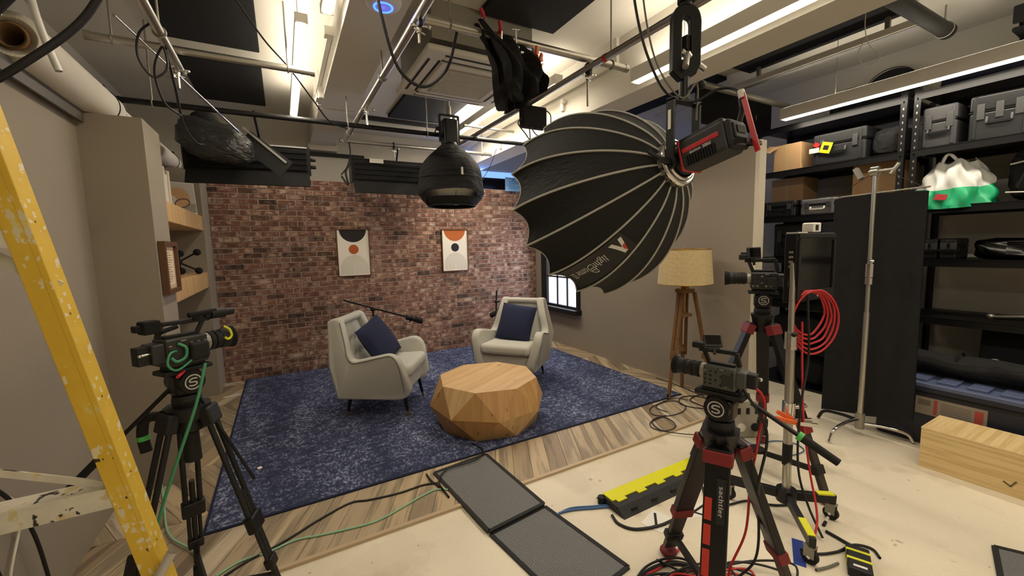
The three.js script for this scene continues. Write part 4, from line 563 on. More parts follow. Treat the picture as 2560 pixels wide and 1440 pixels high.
hardCase('small black flight case between its twin and the shiny pouch', 4.8, LEV[3], -1.15, 0.3, 0.17, 0.09, M.caseBlack, 0, 2).userData.group = 'pair of small flight cases';
hardCase('tall black case standing on the third shelf behind the monitor', 4.85, LEV[3], -2.35, 0.36, 0.36, 0.3, M.caseBlack);
hardCase('black case lying on the second shelf behind the rear tripod', 4.85, LEV[2], -2.4, 0.36, 0.3, 0.34, M.caseBlack);
{
  const y = thing('luggage_tag', 'yellow tag hanging on the black crate', 'tag', [4.6, LEV[5] + 0.1, -2.02]); mesh('tag', box(0.003, 0.1, 0.09, 0, 0.06, 0, 0.3), M.yellow, y); mesh('print', box(0.004, 0.04, 0.045, -0.0005, 0.06, 0, 0.3), M.black, y);
  const w = thing('luggage_tag', 'white tag with a red ribbon on the black crate', 'tag', [4.6, LEV[5] + 0.1, -2.12]); mesh('tag', box(0.003, 0.045, 0.085, 0, 0.05, 0), M.paper, w); mesh('ribbon', box(0.004, 0.04, 0.05, 0, 0.1, 0.02, 0.5), M.redPlastic, w);
}
function softBag(name, label, cat, pos, w, h, d, mat, seed, turn = 0) { const g = thing(name, label, cat, pos, turn), e = new THREE.SphereGeometry(1, 32, 22), p = e.attributes.position; for (let i = 0; i < p.count; i++) { const x = p.getX(i), y = p.getY(i), z = p.getZ(i), q = (a) => Math.sign(a) * Math.pow(Math.abs(a), 0.55), n = fbm(0.5 + 0.5 * x, 0.5 + 0.4 * y + 0.3 * z, 5, 5, seed, 4) - 0.5; const k = 1 + 0.35 * n; p.setXYZ(i, q(x) * w / 2 * k, Math.max(0, h / 2 + q(y) * h / 2 * (y > 0 ? k : 1)), q(z) * d / 2 * k); } e.computeVertexNormals(); mesh('body', uvm(e), mat, g); return g; }
{
  const b = softBag('camera_bag', 'black camera bag with grey piping on the shelf beside the green bag', 'bag', [4.85, LEV[4], -0.72], 0.4, 0.38, 0.36, M.blackCloth, 3); mesh('strap', pipe([[-0.2, 0.1, -0.1], [-0.23, 0.3, -0.02], [-0.18, 0.4, 0.08], [-0.22, 0.25, 0.14]], 0.014), M.blackFab, b); mesh('piping', [pipe([[-0.2, 0.07, -0.16], [-0.215, 0.06, 0], [-0.2, 0.07, 0.16]], 0.006), pipe([[-0.19, 0.27, -0.15], [-0.21, 0.29, 0], [-0.19, 0.27, 0.15]], 0.006)], M.foil, b);
  softBag('duffel_bag', 'dark duffel bag beside the crate on the top shelf', 'bag', [4.85, LEV[5], -1.6], 0.36, 0.26, 0.24, M.blackCloth, 8); softBag('duffel_bag', 'black duffel bag on the lowest storage shelf', 'bag', [4.85, LEV[1], -2.25], 0.4, 0.32, 0.5, M.blackCloth, 12); softBag('duffel_bag', 'black duffel bag on the floor level shelf behind the stands', 'bag', [4.85, LEV[0], -2.2], 0.4, 0.34, 0.5, M.blackCloth, 15);
  softBag('duffel_bag', 'dark blue bag on the very top of the shelving', 'bag', [4.85, LEV[6], -1.05], 0.4, 0.18, 0.5, std(0x10162c, 0.8), 18); softBag('lens_pouch', 'shiny black pouch lying under the camera bag', 'bag', [4.8, LEV[3], -0.85], 0.3, 0.16, 0.36, M.blackGloss, 22); softBag('cable_bag', 'black bag on the second shelf near the bar clamp', 'bag', [4.9, LEV[2], -1.95], 0.3, 0.3, 0.4, M.blackCloth, 25);
  // green and white shopping bag
  const g = thing('shopping_bag', 'crumpled green and white plastic shopping bag sagging over the shelf edge', 'bag', [4.72, LEV[4] + 0.005, -1.16]);
  const e = new THREE.SphereGeometry(1, 40, 28), p = e.attributes.position; const make = (m, y0, y1, nm, sc) => { const k = grid(40, 12, (u, v) => { const a = u * Math.PI * 2, y = y0 + (y1 - y0) * v, t = y / 0.36; const r = (1 - 0.55 * t * t) * (1 + 0.12 * Math.sin(a * 7 + y * 20) + 0.08 * Math.sin(a * 13 - y * 33)); return [Math.cos(a) * 0.15 * r * sc - 0.04 * (1 - t), y + 0.02 * Math.sin(a * 5) * t - 0.03 * (1 - t) * Math.cos(a) * (Math.cos(a) < 0 ? -1 : 0), Math.sin(a) * 0.215 * r * sc]; }); mesh(nm, k, m, g); };
  make(new THREE.MeshStandardMaterial({ color: 0x19b077, roughness: 0.4, side: THREE.DoubleSide }), 0, 0.14, 'green_base', 1.02); make(new THREE.MeshStandardMaterial({ color: 0xd6d8d4, roughness: 0.45, side: THREE.DoubleSide }), 0.12, 0.34, 'white_top', 1);
  mesh('printed_badge', box(0.004, 0.045, 0.07, -0.215, 0.06, -0.02, 0.2, 0, -0.2), M.redPlastic, g); mesh('bag_handle', pipe([[-0.06, 0.3, -0.08], [-0.08, 0.4, -0.03], [-0.06, 0.31, 0.04]], 0.012, 20, 6), M.bagWhite, g);
  for (const [z, y, r, l] of [[-2.05, LEV[6], 0.17, 'smaller round black reflector pouch leaning above the shelves'], [-1.74, LEV[6], 0.21, 'larger round black reflector pouch leaning above the shelves']]) { const d = thing('reflector_pouch', l, 'pouch', [5.1, y, z]); const q = lathe([[0, -0.015], [r * 0.95, -0.012], [r, 0], [r * 0.95, 0.012], [0, 0.015]], 40); q.rotateZ(Math.PI / 2 - 0.16); q.translate(0, r, 0); mesh('pouch', q, M.blackCloth, d); mesh('zip', place(new THREE.TorusGeometry(r, 0.004, 6, 40), 0, r, 0, 0, Math.PI / 2, 0), M.blackMetal, d); }
  const ch = thing('folding_chair', 'black folding chair stored on top of the shelving', 'chair', [4.85, LEV[6], -0.75]); mesh('seat', rbox(0.36, 0.03, 0.36, 0.01, 0, 0.3, 0), M.blackFab, ch); for (const s of [-1, 1]) { mesh('leg', bar([-0.18, 0, s * 0.17], [0.16, 0.42, s * 0.17], 0.02, 0.02), M.blackMetal, ch); mesh('leg', bar([0.18, 0, s * 0.15], [-0.16, 0.42, s * 0.15], 0.02, 0.02), M.blackMetal, ch); } mesh('backrest', rbox(0.03, 0.12, 0.36, 0.01, -0.17, 0.4, 0), M.blackFab, ch);
  const bc = thing('bar_clamp', 'black bar with a steel clamp resting across the second shelf', 'bar clamp', [4.7, LEV[2] + 0.002, -0.8]); mesh('bar', bar([0, 0.03, -0.45], [0.04, 0.03, 0.5], 0.03, 0.03), M.blackMetal, bc); mesh('jaw', [rod([0, 0.03, -0.12], [-0.02, 0.06, 0.08], 0.014), ball(0.025, -0.01, 0.04, -0.1)], M.steel, bc);
  const fb = thing('folded_backdrop', 'black folded backdrop board with a round white emblem leaning on the lowest shelf', 'backdrop', [4.75, LEV[1], -0.72]); mesh('board', rbox(0.05, 0.38, 0.46, 0.02, 0, 0.2, 0, 0, 0, -0.1), M.blackFab, fb); mesh('emblem', place(new THREE.TorusGeometry(0.03, 0.005, 6, 24), -0.035, 0.12, -0.14, 0, Math.PI / 2, 0), M.paper, fb);
  const rn = thing('c_clamp', 'steel clamp hanging off the third shelf behind the monitor', 'clamp', [4.6, LEV[3] + 0.002, -2.1]); mesh('frame', [cyl(0.03, 0.03, 0.07, 0, 0.032, 0, Math.PI / 2), rod([0, 0.032, 0], [0, 0.032, 0.2], 0.01)], M.chrome, rn);
}
// ---------- tote bin, rolled bag and wooden box ----------
{
  const g = thing('tote_bin', 'long dark tote bin with a ridged blue grey lid on the floor', 'tote', [4.285, 0, -0.66]); const w = 0.5, d = 1.4;
  mesh('bin', [rbox(w - 0.06, 0.42, d - 0.04, 0.03, 0, 0.21, 0)], M.tote, g); mesh('rim', rbox(w - 0.01, 0.035, d, 0.008, 0, 0.425, 0), M.tote, g); const l = mesh('lid', rbox(w, 0.035, d + 0.01, 0.01, 0, 0.458, 0), M.toteLid, g); for (let k = 0; k < 9; k++) mesh('ridge', rbox(0.17, 0.024, 0.1, 0.006, -0.12, 0.482, -0.6 + k * 0.15), M.toteLid, l);
  const lab = canvasTex(256, 128, (c, W, H) => { c.fillStyle = '#8d8478'; c.fillRect(0, 0, W, H); c.fillStyle = '#a8463c'; c.fillRect(70, 10, 14, 108); c.fillRect(214, 20, 30, 90); c.fillStyle = '#6a6258'; for (let y = 24; y < 110; y += 14) c.fillRect(96, y, 108, 6); c.fillRect(10, 20, 48, 40); }); mesh('shipping_label', place(new THREE.PlaneGeometry(0.36, 0.13), -0.2215, 0.3, -0.27, 0, -Math.PI / 2), std(0xffffff, 0.8, 0, { map: lab }), g);
  const r = thing('rolled_bag', 'long black padded bag lying on the tote lid', 'bag', [4.34, 0.497, -0.66]); const e = new THREE.CylinderGeometry(0.1, 0.1, 1.34, 28, 40), p = e.attributes.position; for (let i = 0; i < p.count; i++) { const y = p.getY(i), a = Math.atan2(p.getZ(i), p.getX(i)), k = 1 + 0.16 * Math.sin(y * 14 + a * 2) * 0.5 + 0.12 * (fbm(0.5 + y * 0.3, 0.5 + a / 7, 6, 6, 4, 4) - 0.5); p.setX(i, p.getX(i) * k); p.setZ(i, p.getZ(i) * k); } e.rotateX(Math.PI / 2); e.scale(1.3, 0.75, 1); e.translate(0, 0.082, 0); e.computeVertexNormals(); mesh('bag', uvm(e), M.blackCloth, r); mesh('strap', tor(0.105, 0.008, 0, 0.08, -0.3), M.blackFab, r);
  const b = thing('wooden_box', 'pale plywood box with a pencilled tick on the floor', 'wooden box', [3.83, 0, -0.34]); mesh('side', box(0.018, 0.262, 1.24, -0.16, 0.131, 0), M.birch, b); mesh('side', box(0.018, 0.262, 1.24, 0.16, 0.131, 0), M.birch, b); mesh('end', box(0.302, 0.262, 0.018, 0, 0.131, -0.611), M.birch, b); mesh('end', box(0.302, 0.262, 0.018, 0, 0.131, 0.611), M.birch, b); mesh('top', rbox(0.342, 0.014, 1.244, 0.003, 0, 0.269, 0), M.birch, b); mesh('tick_mark', [bar([-0.171, 0.08, -0.25], [-0.171, 0.06, -0.22], 0.008, 0.002, [1, 0, 0]), bar([-0.171, 0.06, -0.22], [-0.171, 0.1, -0.2], 0.008, 0.002, [1, 0, 0])], std(0x6a6038, 0.9), b);
}

// ---------- cameras and tripods ----------
function logoDisc(g, r, x, y, z, ry) { const t = canvasTex(128, 128, (c, W) => { c.fillStyle = '#121214'; c.fillRect(0, 0, W, W); c.strokeStyle = '#c9c7c0'; c.lineWidth = 8; c.beginPath(); c.arc(64, 64, 52, 0, 7); c.stroke(); c.lineWidth = 9; c.beginPath(); c.moveTo(92, 42); c.bezierCurveTo(60, 30, 34, 44, 40, 58); c.bezierCurveTo(50, 68, 80, 58, 88, 74); c.bezierCurveTo(88, 92, 56, 96, 36, 84); c.stroke(); }); mesh('maker_badge', place(new THREE.CircleGeometry(r, 28), x, y, z, 0, ry), std(0xffffff, 0.5, 0, { map: t }), g); }
function fluidHead(g, y, turn, badgeSide, panbar) {   // sits on the bowl at height y, in the tripod's own axes
  const h = new THREE.Group(); h.name = 'fluid_head'; h.rotation.y = turn; h.position.y = y; g.add(h);
  mesh('bowl', [cyl(0.05, 0.042, 0.05, 0, 0.0, 0), cyl(0.046, 0.05, 0.022, 0, 0.035, 0)], M.black, h); mesh('drag_body', [rbox(0.08, 0.09, 0.1, 0.02, 0, 0.092, 0), cyl(0.045, 0.045, 0.11, 0, 0.1, 0, 0, 0, Math.PI / 2)], M.blackMetal, h);
  mesh('plate', [rbox(0.085, 0.018, 0.17, 0.005, 0, 0.148, 0), rbox(0.06, 0.012, 0.13, 0.004, 0, 0.163, 0)], M.black, h); mesh('plate_lever', rod([0.04, 0.146, 0.02], [0.075, 0.14, 0.06], 0.006), M.redPlastic, h); mesh('drag_ring', tor(0.04, 0.007, 0, 0.058, 0, Math.PI / 2), M.rubber, h);
  logoDisc(h, 0.034, badgeSide * 0.0565, 0.1, 0, badgeSide * Math.PI / 2);
  if (panbar) { const [a, b, col] = panbar; const A = V(...a), B = V(...b), k = A.clone().lerp(B, 0.56), k2 = A.clone().lerp(B, 0.61); mesh('pan_bar', rod(a, k2.toArray(), 0.008), M.blackMetal, h); mesh('pan_grip', rod(k2.toArray(), b, 0.015, 0.013), M.rubber, h); mesh('pan_mark', rod(k.toArray(), k2.toArray(), 0.0165), col, h); }
  return h;
}
function lettering(text, w, h, color, bg, font) { return std(0xffffff, 0.6, 0, { map: canvasTex(256, 64, (c) => { c.fillStyle = bg; c.fillRect(0, 0, 256, 64); c.fillStyle = color; c.font = font || 'bold 44px sans-serif'; c.textAlign = 'center'; c.fillText(text, 128, 48); }) }); }
function flatTripod(label, c, hb, feet, headTurn, badge, panbar, wide, extras) {
  const g = thing('camera_tripod', label, 'tripod', [c[0], 0, c[1]]);
  const hub = mesh('spider', [cyl(0.075, 0.06, 0.05, 0, hb - 0.02, 0, 0, 0, 0, 6), cyl(0.058, 0.05, 0.08, 0, hb - 0.07, 0, 0, 0, 0, 12)], M.blackMetal, g);
  feet.forEach((f, i) => {
    const d = V(f[0], 0, f[1]).normalize(), side = V(-d.z, 0, d.x).toArray(), top = [d.x * 0.06, hb - 0.03, d.z * 0.06], foot = [f[0], 0.035, f[1]], P = (t) => [top[0] + (foot[0] - top[0]) * t, top[1] + (foot[1] - top[1]) * t, top[2] + (foot[2] - top[2]) * t];
    const l = mesh('leg', [bar(P(0.02), P(0.62), wide, 0.034, [d.x, 0, d.z], 0.006)], M.blackMetal, g);
    mesh('lower_leg', [bar(P(0.5), P(0.97), wide * 0.72, 0.026, [d.x, 0, d.z], 0.005)], std(0x3b3733, 0.5, 0.3), l); mesh('red_clamp', bar(P(0.6), P(0.66), wide * 1.1, 0.044, [d.x, 0, d.z], 0.006), M.red, l); mesh('knee_joint', bar(P(0.83), P(0.88), wide * 0.95, 0.045, [d.x, 0, d.z], 0.006), M.black, l); mesh('red_hinge', bar(P(0.03), P(0.09), wide * 1.2, 0.05, [d.x, 0, d.z], 0.006), M.red, l);
    mesh('rubber_foot', [ball(0.035, f[0], 0.022, f[1], 1.2, 0.62, 1.2)], std(0x6a2020, 0.7), l); mesh('spreader_arm', bar(P(0.86), [f[0] * 0.12, 0.13, f[1] * 0.12], 0.02, 0.03, [0, 1, 0]), M.black, g);
    if (extras && extras.leg === i) { const q = (t, off, w, h, m, n) => { const A = P(t), B = P(t + h); const o = d.clone().multiplyScalar(0.0185); const gq = bar([A[0] + o.x, A[1] + o.y + 0.001, A[2] + o.z], [B[0] + o.x, B[1] + 0.001, B[2] + o.z], w, 0.002, [d.x, 0, d.z]); gq.translate(side[0] * off, 0, side[2] * off); return mesh(n, gq, m, l); };
      for (const [t, hh] of [[0.24, 0.1], [0.36, 0.09], [0.47, 0.12]]) q(t, extras.off, 0.024, hh, M.redTape, 'red_label');
      if (extras.text) { const A = V(...P(0.16)), B = V(...P(0.34)), ctr = A.clone().lerp(B, 0.5), up = A.clone().sub(B).normalize(), sd = V(...side), nn = sd.clone().cross(up).normalize(); if (nn.dot(d) < 0) { nn.negate(); } const pl = new THREE.PlaneGeometry(0.16, 0.03); const xa = up.clone().negate(), ya = nn.clone().cross(xa); pl.applyMatrix4(new THREE.Matrix4().makeBasis(xa, ya, nn)); pl.translate(ctr.x + nn.x * 0.0195 - sd.x * extras.off * 0.7, ctr.y + nn.y * 0.0195, ctr.z + nn.z * 0.0195 - sd.z * extras.off * 0.7); mesh('maker_lettering', pl, lettering(extras.text, 1, 1, '#b9b6b0', '#17171a'), l); }
      if (extras.white) q(0.3, 0, wide * 0.8, 0.08, M.paper, 'white_label'); }
  });
  fluidHead(g, hb, headTurn, badge, panbar); mesh('centre_spreader', cyl(0.05, 0.05, 0.02, 0, 0.13, 0), M.black, g); return g;
}
function cinemaCamera(label, pos, turn, o) {   // looks along its own -z
  const g = thing('video_camera', label, 'camera', pos, turn); const s = o.s || 1, B = o.side;   // B: the side with the controls (-1 left, +1 right)
  const bw = 0.105 * s, bh = 0.12 * s, bd = 0.16 * s; const body = mesh('body', [rbox(bw, bh, bd, 0.012, 0, bh / 2, 0), rbox(bw * 0.82, bh * 0.7, 0.05 * s, 0.01, 0, bh * 0.55, bd / 2 + 0.02 * s)], o.mat || M.camBody, g);
  mesh('battery', rbox(0.05 * s, 0.075 * s, 0.05 * s, 0.006, 0, bh * 0.55, bd / 2 + 0.06 * s), M.black, g);
  mesh('lens_mount', cyl(0.04 * s, 0.04 * s, 0.025 * s, 0, bh * 0.62, -bd / 2 - 0.01 * s, Math.PI / 2, 0, 0, 24), M.galv, g);
  const L = o.lens || 0.13, ln = mesh('lens', [cyl(0.037 * s, 0.037 * s, L * 0.5, 0, bh * 0.62, -bd / 2 - 0.02 - L * 0.25, Math.PI / 2, 0, 0, 28), cyl(0.037 * s, 0.046 * s, L * 0.5, 0, bh * 0.62, -bd / 2 - 0.02 - L * 0.75, Math.PI / 2, 0, 0, 28)], M.black, g); for (const t of [0.2, 0.45, 0.72]) mesh('focus_ring', cyl(0.043 * s, 0.043 * s, 0.02, 0, bh * 0.62, -bd / 2 - 0.02 - L * t, Math.PI / 2, 0, 0, 32), M.rubber, ln); mesh('lens_hood', [cyl(0.044 * s, 0.052 * s, 0.035, 0, bh * 0.62, -bd / 2 - 0.02 - L - 0.012, Math.PI / 2, 0, 0, 32, true)], M.blackMatte, ln); mesh('front_glass', place(new THREE.CircleGeometry(0.04 * s, 28), 0, bh * 0.62, -bd / 2 - 0.02 - L + 0.004, 0, Math.PI), M.screen, ln);
  const r = rng(o.seed || 3); for (let i = 0; i < 4; i++) for (let j = 0; j < 6; j++) if (r() < 0.78) mesh('button', box(0.003, 0.007 + 0.004 * r(), 0.008 + 0.006 * r(), B * (bw / 2 + 0.001), bh * (0.2 + i * 0.19), -bd * 0.42 + j * bd * 0.165), r() < 0.7 ? M.black : M.galv, body);
  mesh('side_door', rbox(0.006, bh * 0.5, bd * 0.36, 0.004, B * bw / 2, bh * 0.45, bd * 0.27), M.camBody, body); mesh('maker_lettering', place(new THREE.PlaneGeometry(0.045, 0.011), B * (bw / 2 + 0.0036), bh * 0.9, bd * 0.1, 0, B * Math.PI / 2), lettering('SONY', 1, 1, '#d5d2ca', '#2c2c2c', 'bold 50px serif'), body);
  for (let i = 0; i < 5; i++) mesh('vent_slit', box(0.002, 0.004, 0.035, -B * (bw / 2 + 0.001), bh * (0.25 + i * 0.07), 0.02), M.black, body);
  const y = bh; mesh('top_handle', [bar([0, y, -bd * 0.4], [0, y + 0.075, -bd * 0.6], 0.02, 0.022, [1, 0, 0], 0.004), bar([0, y + 0.075, -bd * 0.75], [0, y + 0.08, bd * 0.42], 0.028, 0.024, [0, 1, 0], 0.006), bar([0, y + 0.078, bd * 0.42], [0, y + 0.004, bd * 0.52], 0.022, 0.026, [1, 0, 0], 0.004), rbox(0.04, 0.014, bd * 0.8, 0.004, 0, y + 0.007, 0)], M.black, g);
  if (o.monitor) { const [x, yy, z, ry, rx] = o.monitor, m = new THREE.Group(); m.name = 'viewfinder_monitor'; m.position.set(x, yy, z); m.rotation.set(rx, ry, 0, 'YXZ'); g.add(m); mesh('shell', rbox(0.1, 0.075, 0.022, 0.006, 0, 0, 0), M.camBody, m); mesh('screen', box(0.08, 0.056, 0.002, 0, 0.002, 0.0118), M.screen, m); mesh('hinge', [cyl(0.012, 0.012, 0.06, 0, -0.045, -0.005, 0, 0, Math.PI / 2), rod([0, -0.045, -0.005], [0, -0.08, 0], 0.008)], M.black, m); }
  if (o.mic) mesh('shotgun_microphone', [rod([0.02, y + 0.115, -bd * 0.9], [0.02, y + 0.11, -bd * 0.2], 0.015), rbox(0.02, 0.03, 0.04, 0.004, 0.02, y + 0.095, -bd * 0.4)], M.blackMatte, g);
  mesh('audio_block', rbox(0.05, 0.035, 0.06, 0.006, 0, y + 0.098, -bd * 0.78), M.black, g); mesh('cable_plug', [rod([0.03, bh * 0.62, bd / 2 + 0.04], [0.03, bh * 0.6, bd / 2 + 0.1], 0.008), ball(0.01, 0.03, bh * 0.6, bd / 2 + 0.1)], M.chrome, g); return g;
}
// near right camera
flatTripod('black tripod with red clamps and red labels standing beside the yellow lidded ramp', [1.41, -0.92], 0.83, [[0.16, -0.36], [-0.2, 0.11], [0.31, 0.16]], 0.25, -1, [[0.04, 0.12, 0.09], [0.051, -0.017, 0.35], M.neon], 0.085, { leg: 1, off: 0.024, text: 'sachtler' });
cinemaCamera('compact cinema camera with flip up screen on the red clamp tripod', [1.41, 1.0, -0.92], 0.25, { side: -1, lens: 0.14, s: 1.08, monitor: [-0.02, 0.265, -0.05, -0.95, -0.65], seed: 5, mat: std(0x4a4a47, 0.5, 0.1) }).scale.setScalar(0.66);
// rear right camera
flatTripod('black tripod with red collar carrying the rear camera beside the partition', [2.72, -1.51], 1.06, [[0.395, -0.18], [-0.35, -0.25], [-0.04, 0.43]], 0.62, -1, null, 0.075, { leg: 0, off: 0, white: true });
cinemaCamera('small camera with a hooded screen on the rear tripod by the partition', [2.72, 1.23, -1.51], 0.62, { side: -1, lens: 0.1, s: 0.92, monitor: [-0.0, 0.235, -0.06, -0.9, -0.1], seed: 9, mic: true });
// left camera on a twin tube tripod
{
  const c = [-0.375, -2.015], hb = 0.95, feet = [[-0.085, -0.3], [0.285, 0.085], [-0.26, 0.2]];
  const g = thing('camera_tripod', 'black twin tube tripod carrying the camera with green cables', 'tripod', [c[0], 0, c[1]]);
  mesh('spider', [cyl(0.08, 0.07, 0.05, 0, hb - 0.025, 0, 0, 0, 0, 9), cyl(0.05, 0.05, 0.06, 0, hb - 0.07, 0)], M.black, g); mesh('bowl_grip', cyl(0.028, 0.03, 0.12, 0, hb - 0.17, 0), M.rubber, g);
  feet.forEach((f, i) => {
    const d = V(f[0], 0, f[1]).normalize(), s = V(-d.z, 0, d.x), top = [d.x * 0.07, hb - 0.03, d.z * 0.07], foot = [f[0], 0.02, f[1]], P = (t, o = 0) => [top[0] + (foot[0] - top[0]) * t + s.x * o, top[1] + (foot[1] - top[1]) * t, top[2] + (foot[2] - top[2]) * t + s.z * o];
    const l = mesh('leg', [rod(P(0, 0.026), P(0.58, 0.026), 0.0105), rod(P(0, -0.026), P(0.58, -0.026), 0.0105)], M.black, g); mesh('leg_clamp', bar(P(0.52), P(0.6), 0.085, 0.04, [d.x, 0, d.z], 0.008), M.blackMetal, l); mesh('middle_tube', [rod(P(0.4), P(0.8), 0.0105), rod(P(0.52, 0.02), P(0.76, 0.02), 0.008), rod(P(0.52, -0.02), P(0.76, -0.02), 0.008)], M.black, l); mesh('lower_clamp', bar(P(0.75), P(0.8), 0.06, 0.035, [d.x, 0, d.z], 0.008), M.blackMetal, l); mesh('lower_tube', rod(P(0.78), P(0.98), 0.013), M.black, l); mesh('rubber_foot', [rod(P(0.93), P(1.0), 0.018, 0.02)], M.rubber, l); mesh('hip_joint', bar(P(-0.02), P(0.06), 0.085, 0.045, [d.x, 0, d.z], 0.01), M.black, l);
    mesh('spreader_arm', rod(P(0.84), [0, 0.16, 0], 0.009), M.black, g);
  });
  mesh('centre_spreader', cyl(0.03, 0.03, 0.03, 0, 0.16, 0), M.black, g);
  const h = fluidHead(g, hb, -0.92, 1, [[0.0, 0.1, 0.03], [-0.3, -0.3, 0.3], M.orange]); mesh('second_pan_bar', [rod([0.03, 0.1, 0.0], [0.15, -0.36, -0.14], 0.006)], M.blackMetal, h); mesh('side_grip', [pipe([[-0.06, -0.03, 0.06], [-0.11, -0.04, 0.09], [-0.125, -0.1, 0.1], [-0.11, -0.17, 0.1]], 0.019)], M.rubber, h); mesh('green_mark', cyl(0.0205, 0.0205, 0.018, -0.121, -0.115, 0.1, 0, 0, 0.1), M.neon, h);
  const k = cinemaCamera('black camcorder with green cables and viewfinder on the twin tube tripod by the ladder', [c[0], 1.12, c[1]], -0.92, { side: 1, lens: 0.12, s: 1.3, seed: 13, mic: true });
  const cam = (n, ge, m) => mesh(n, ge, m, k);
  cam('hand_grip', [rbox(0.045, 0.1, 0.1, 0.02, 0.075, 0.07, -0.05)], M.rubber); cam('eyepiece', [rbox(0.07, 0.07, 0.08, 0.01, 0.03, 0.235, 0.15), rbox(0.04, 0.035, 0.04, 0.006, 0.03, 0.235, 0.2), rod([0.03, 0.2, 0.1], [0.02, 0.215, 0.02], 0.012)], M.blackMatte); cam('microphone_holder', [cyl(0.03, 0.03, 0.08, 0.01, 0.255, -0.2, Math.PI / 2), cyl(0.022, 0.022, 0.1, 0.01, 0.255, -0.24, Math.PI / 2)], M.black); k.scale.setScalar(0.7); cam('white_sticker', box(0.003, 0.014, 0.035, 0.0615, 0.125, 0.04), M.paper); cam('yellow_hook', pipe([[0.03, 0.17, -0.22], [0.055, 0.15, -0.235], [0.06, 0.11, -0.24], [0.06, 0.095, -0.22], [0.06, 0.11, -0.2]], 0.007), M.yellowTape); cam('hook_wire', pipe([[0.03, 0.13, -0.1], [0.03, 0.145, -0.16], [0.03, 0.17, -0.22]], 0.003), M.cableBlack); cam('green_lead', pipe([[0.063, 0.09, 0.05], [0.09, 0.085, 0.1], [0.1, 0.03, 0.12], [0.09, -0.01, 0.08], [0.075, 0.02, 0.0], [0.068, 0.08, -0.06], [0.06, 0.115, -0.09]], 0.006, 60), M.cableGreen); cam('green_lead', pipe([[0.07, 0.13, 0.05], [0.085, 0.1, 0.02], [0.088, 0.05, 0.03], [0.085, 0.035, 0.07], [0.075, 0.06, 0.09]], 0.008, 40), M.cableGreen);
}
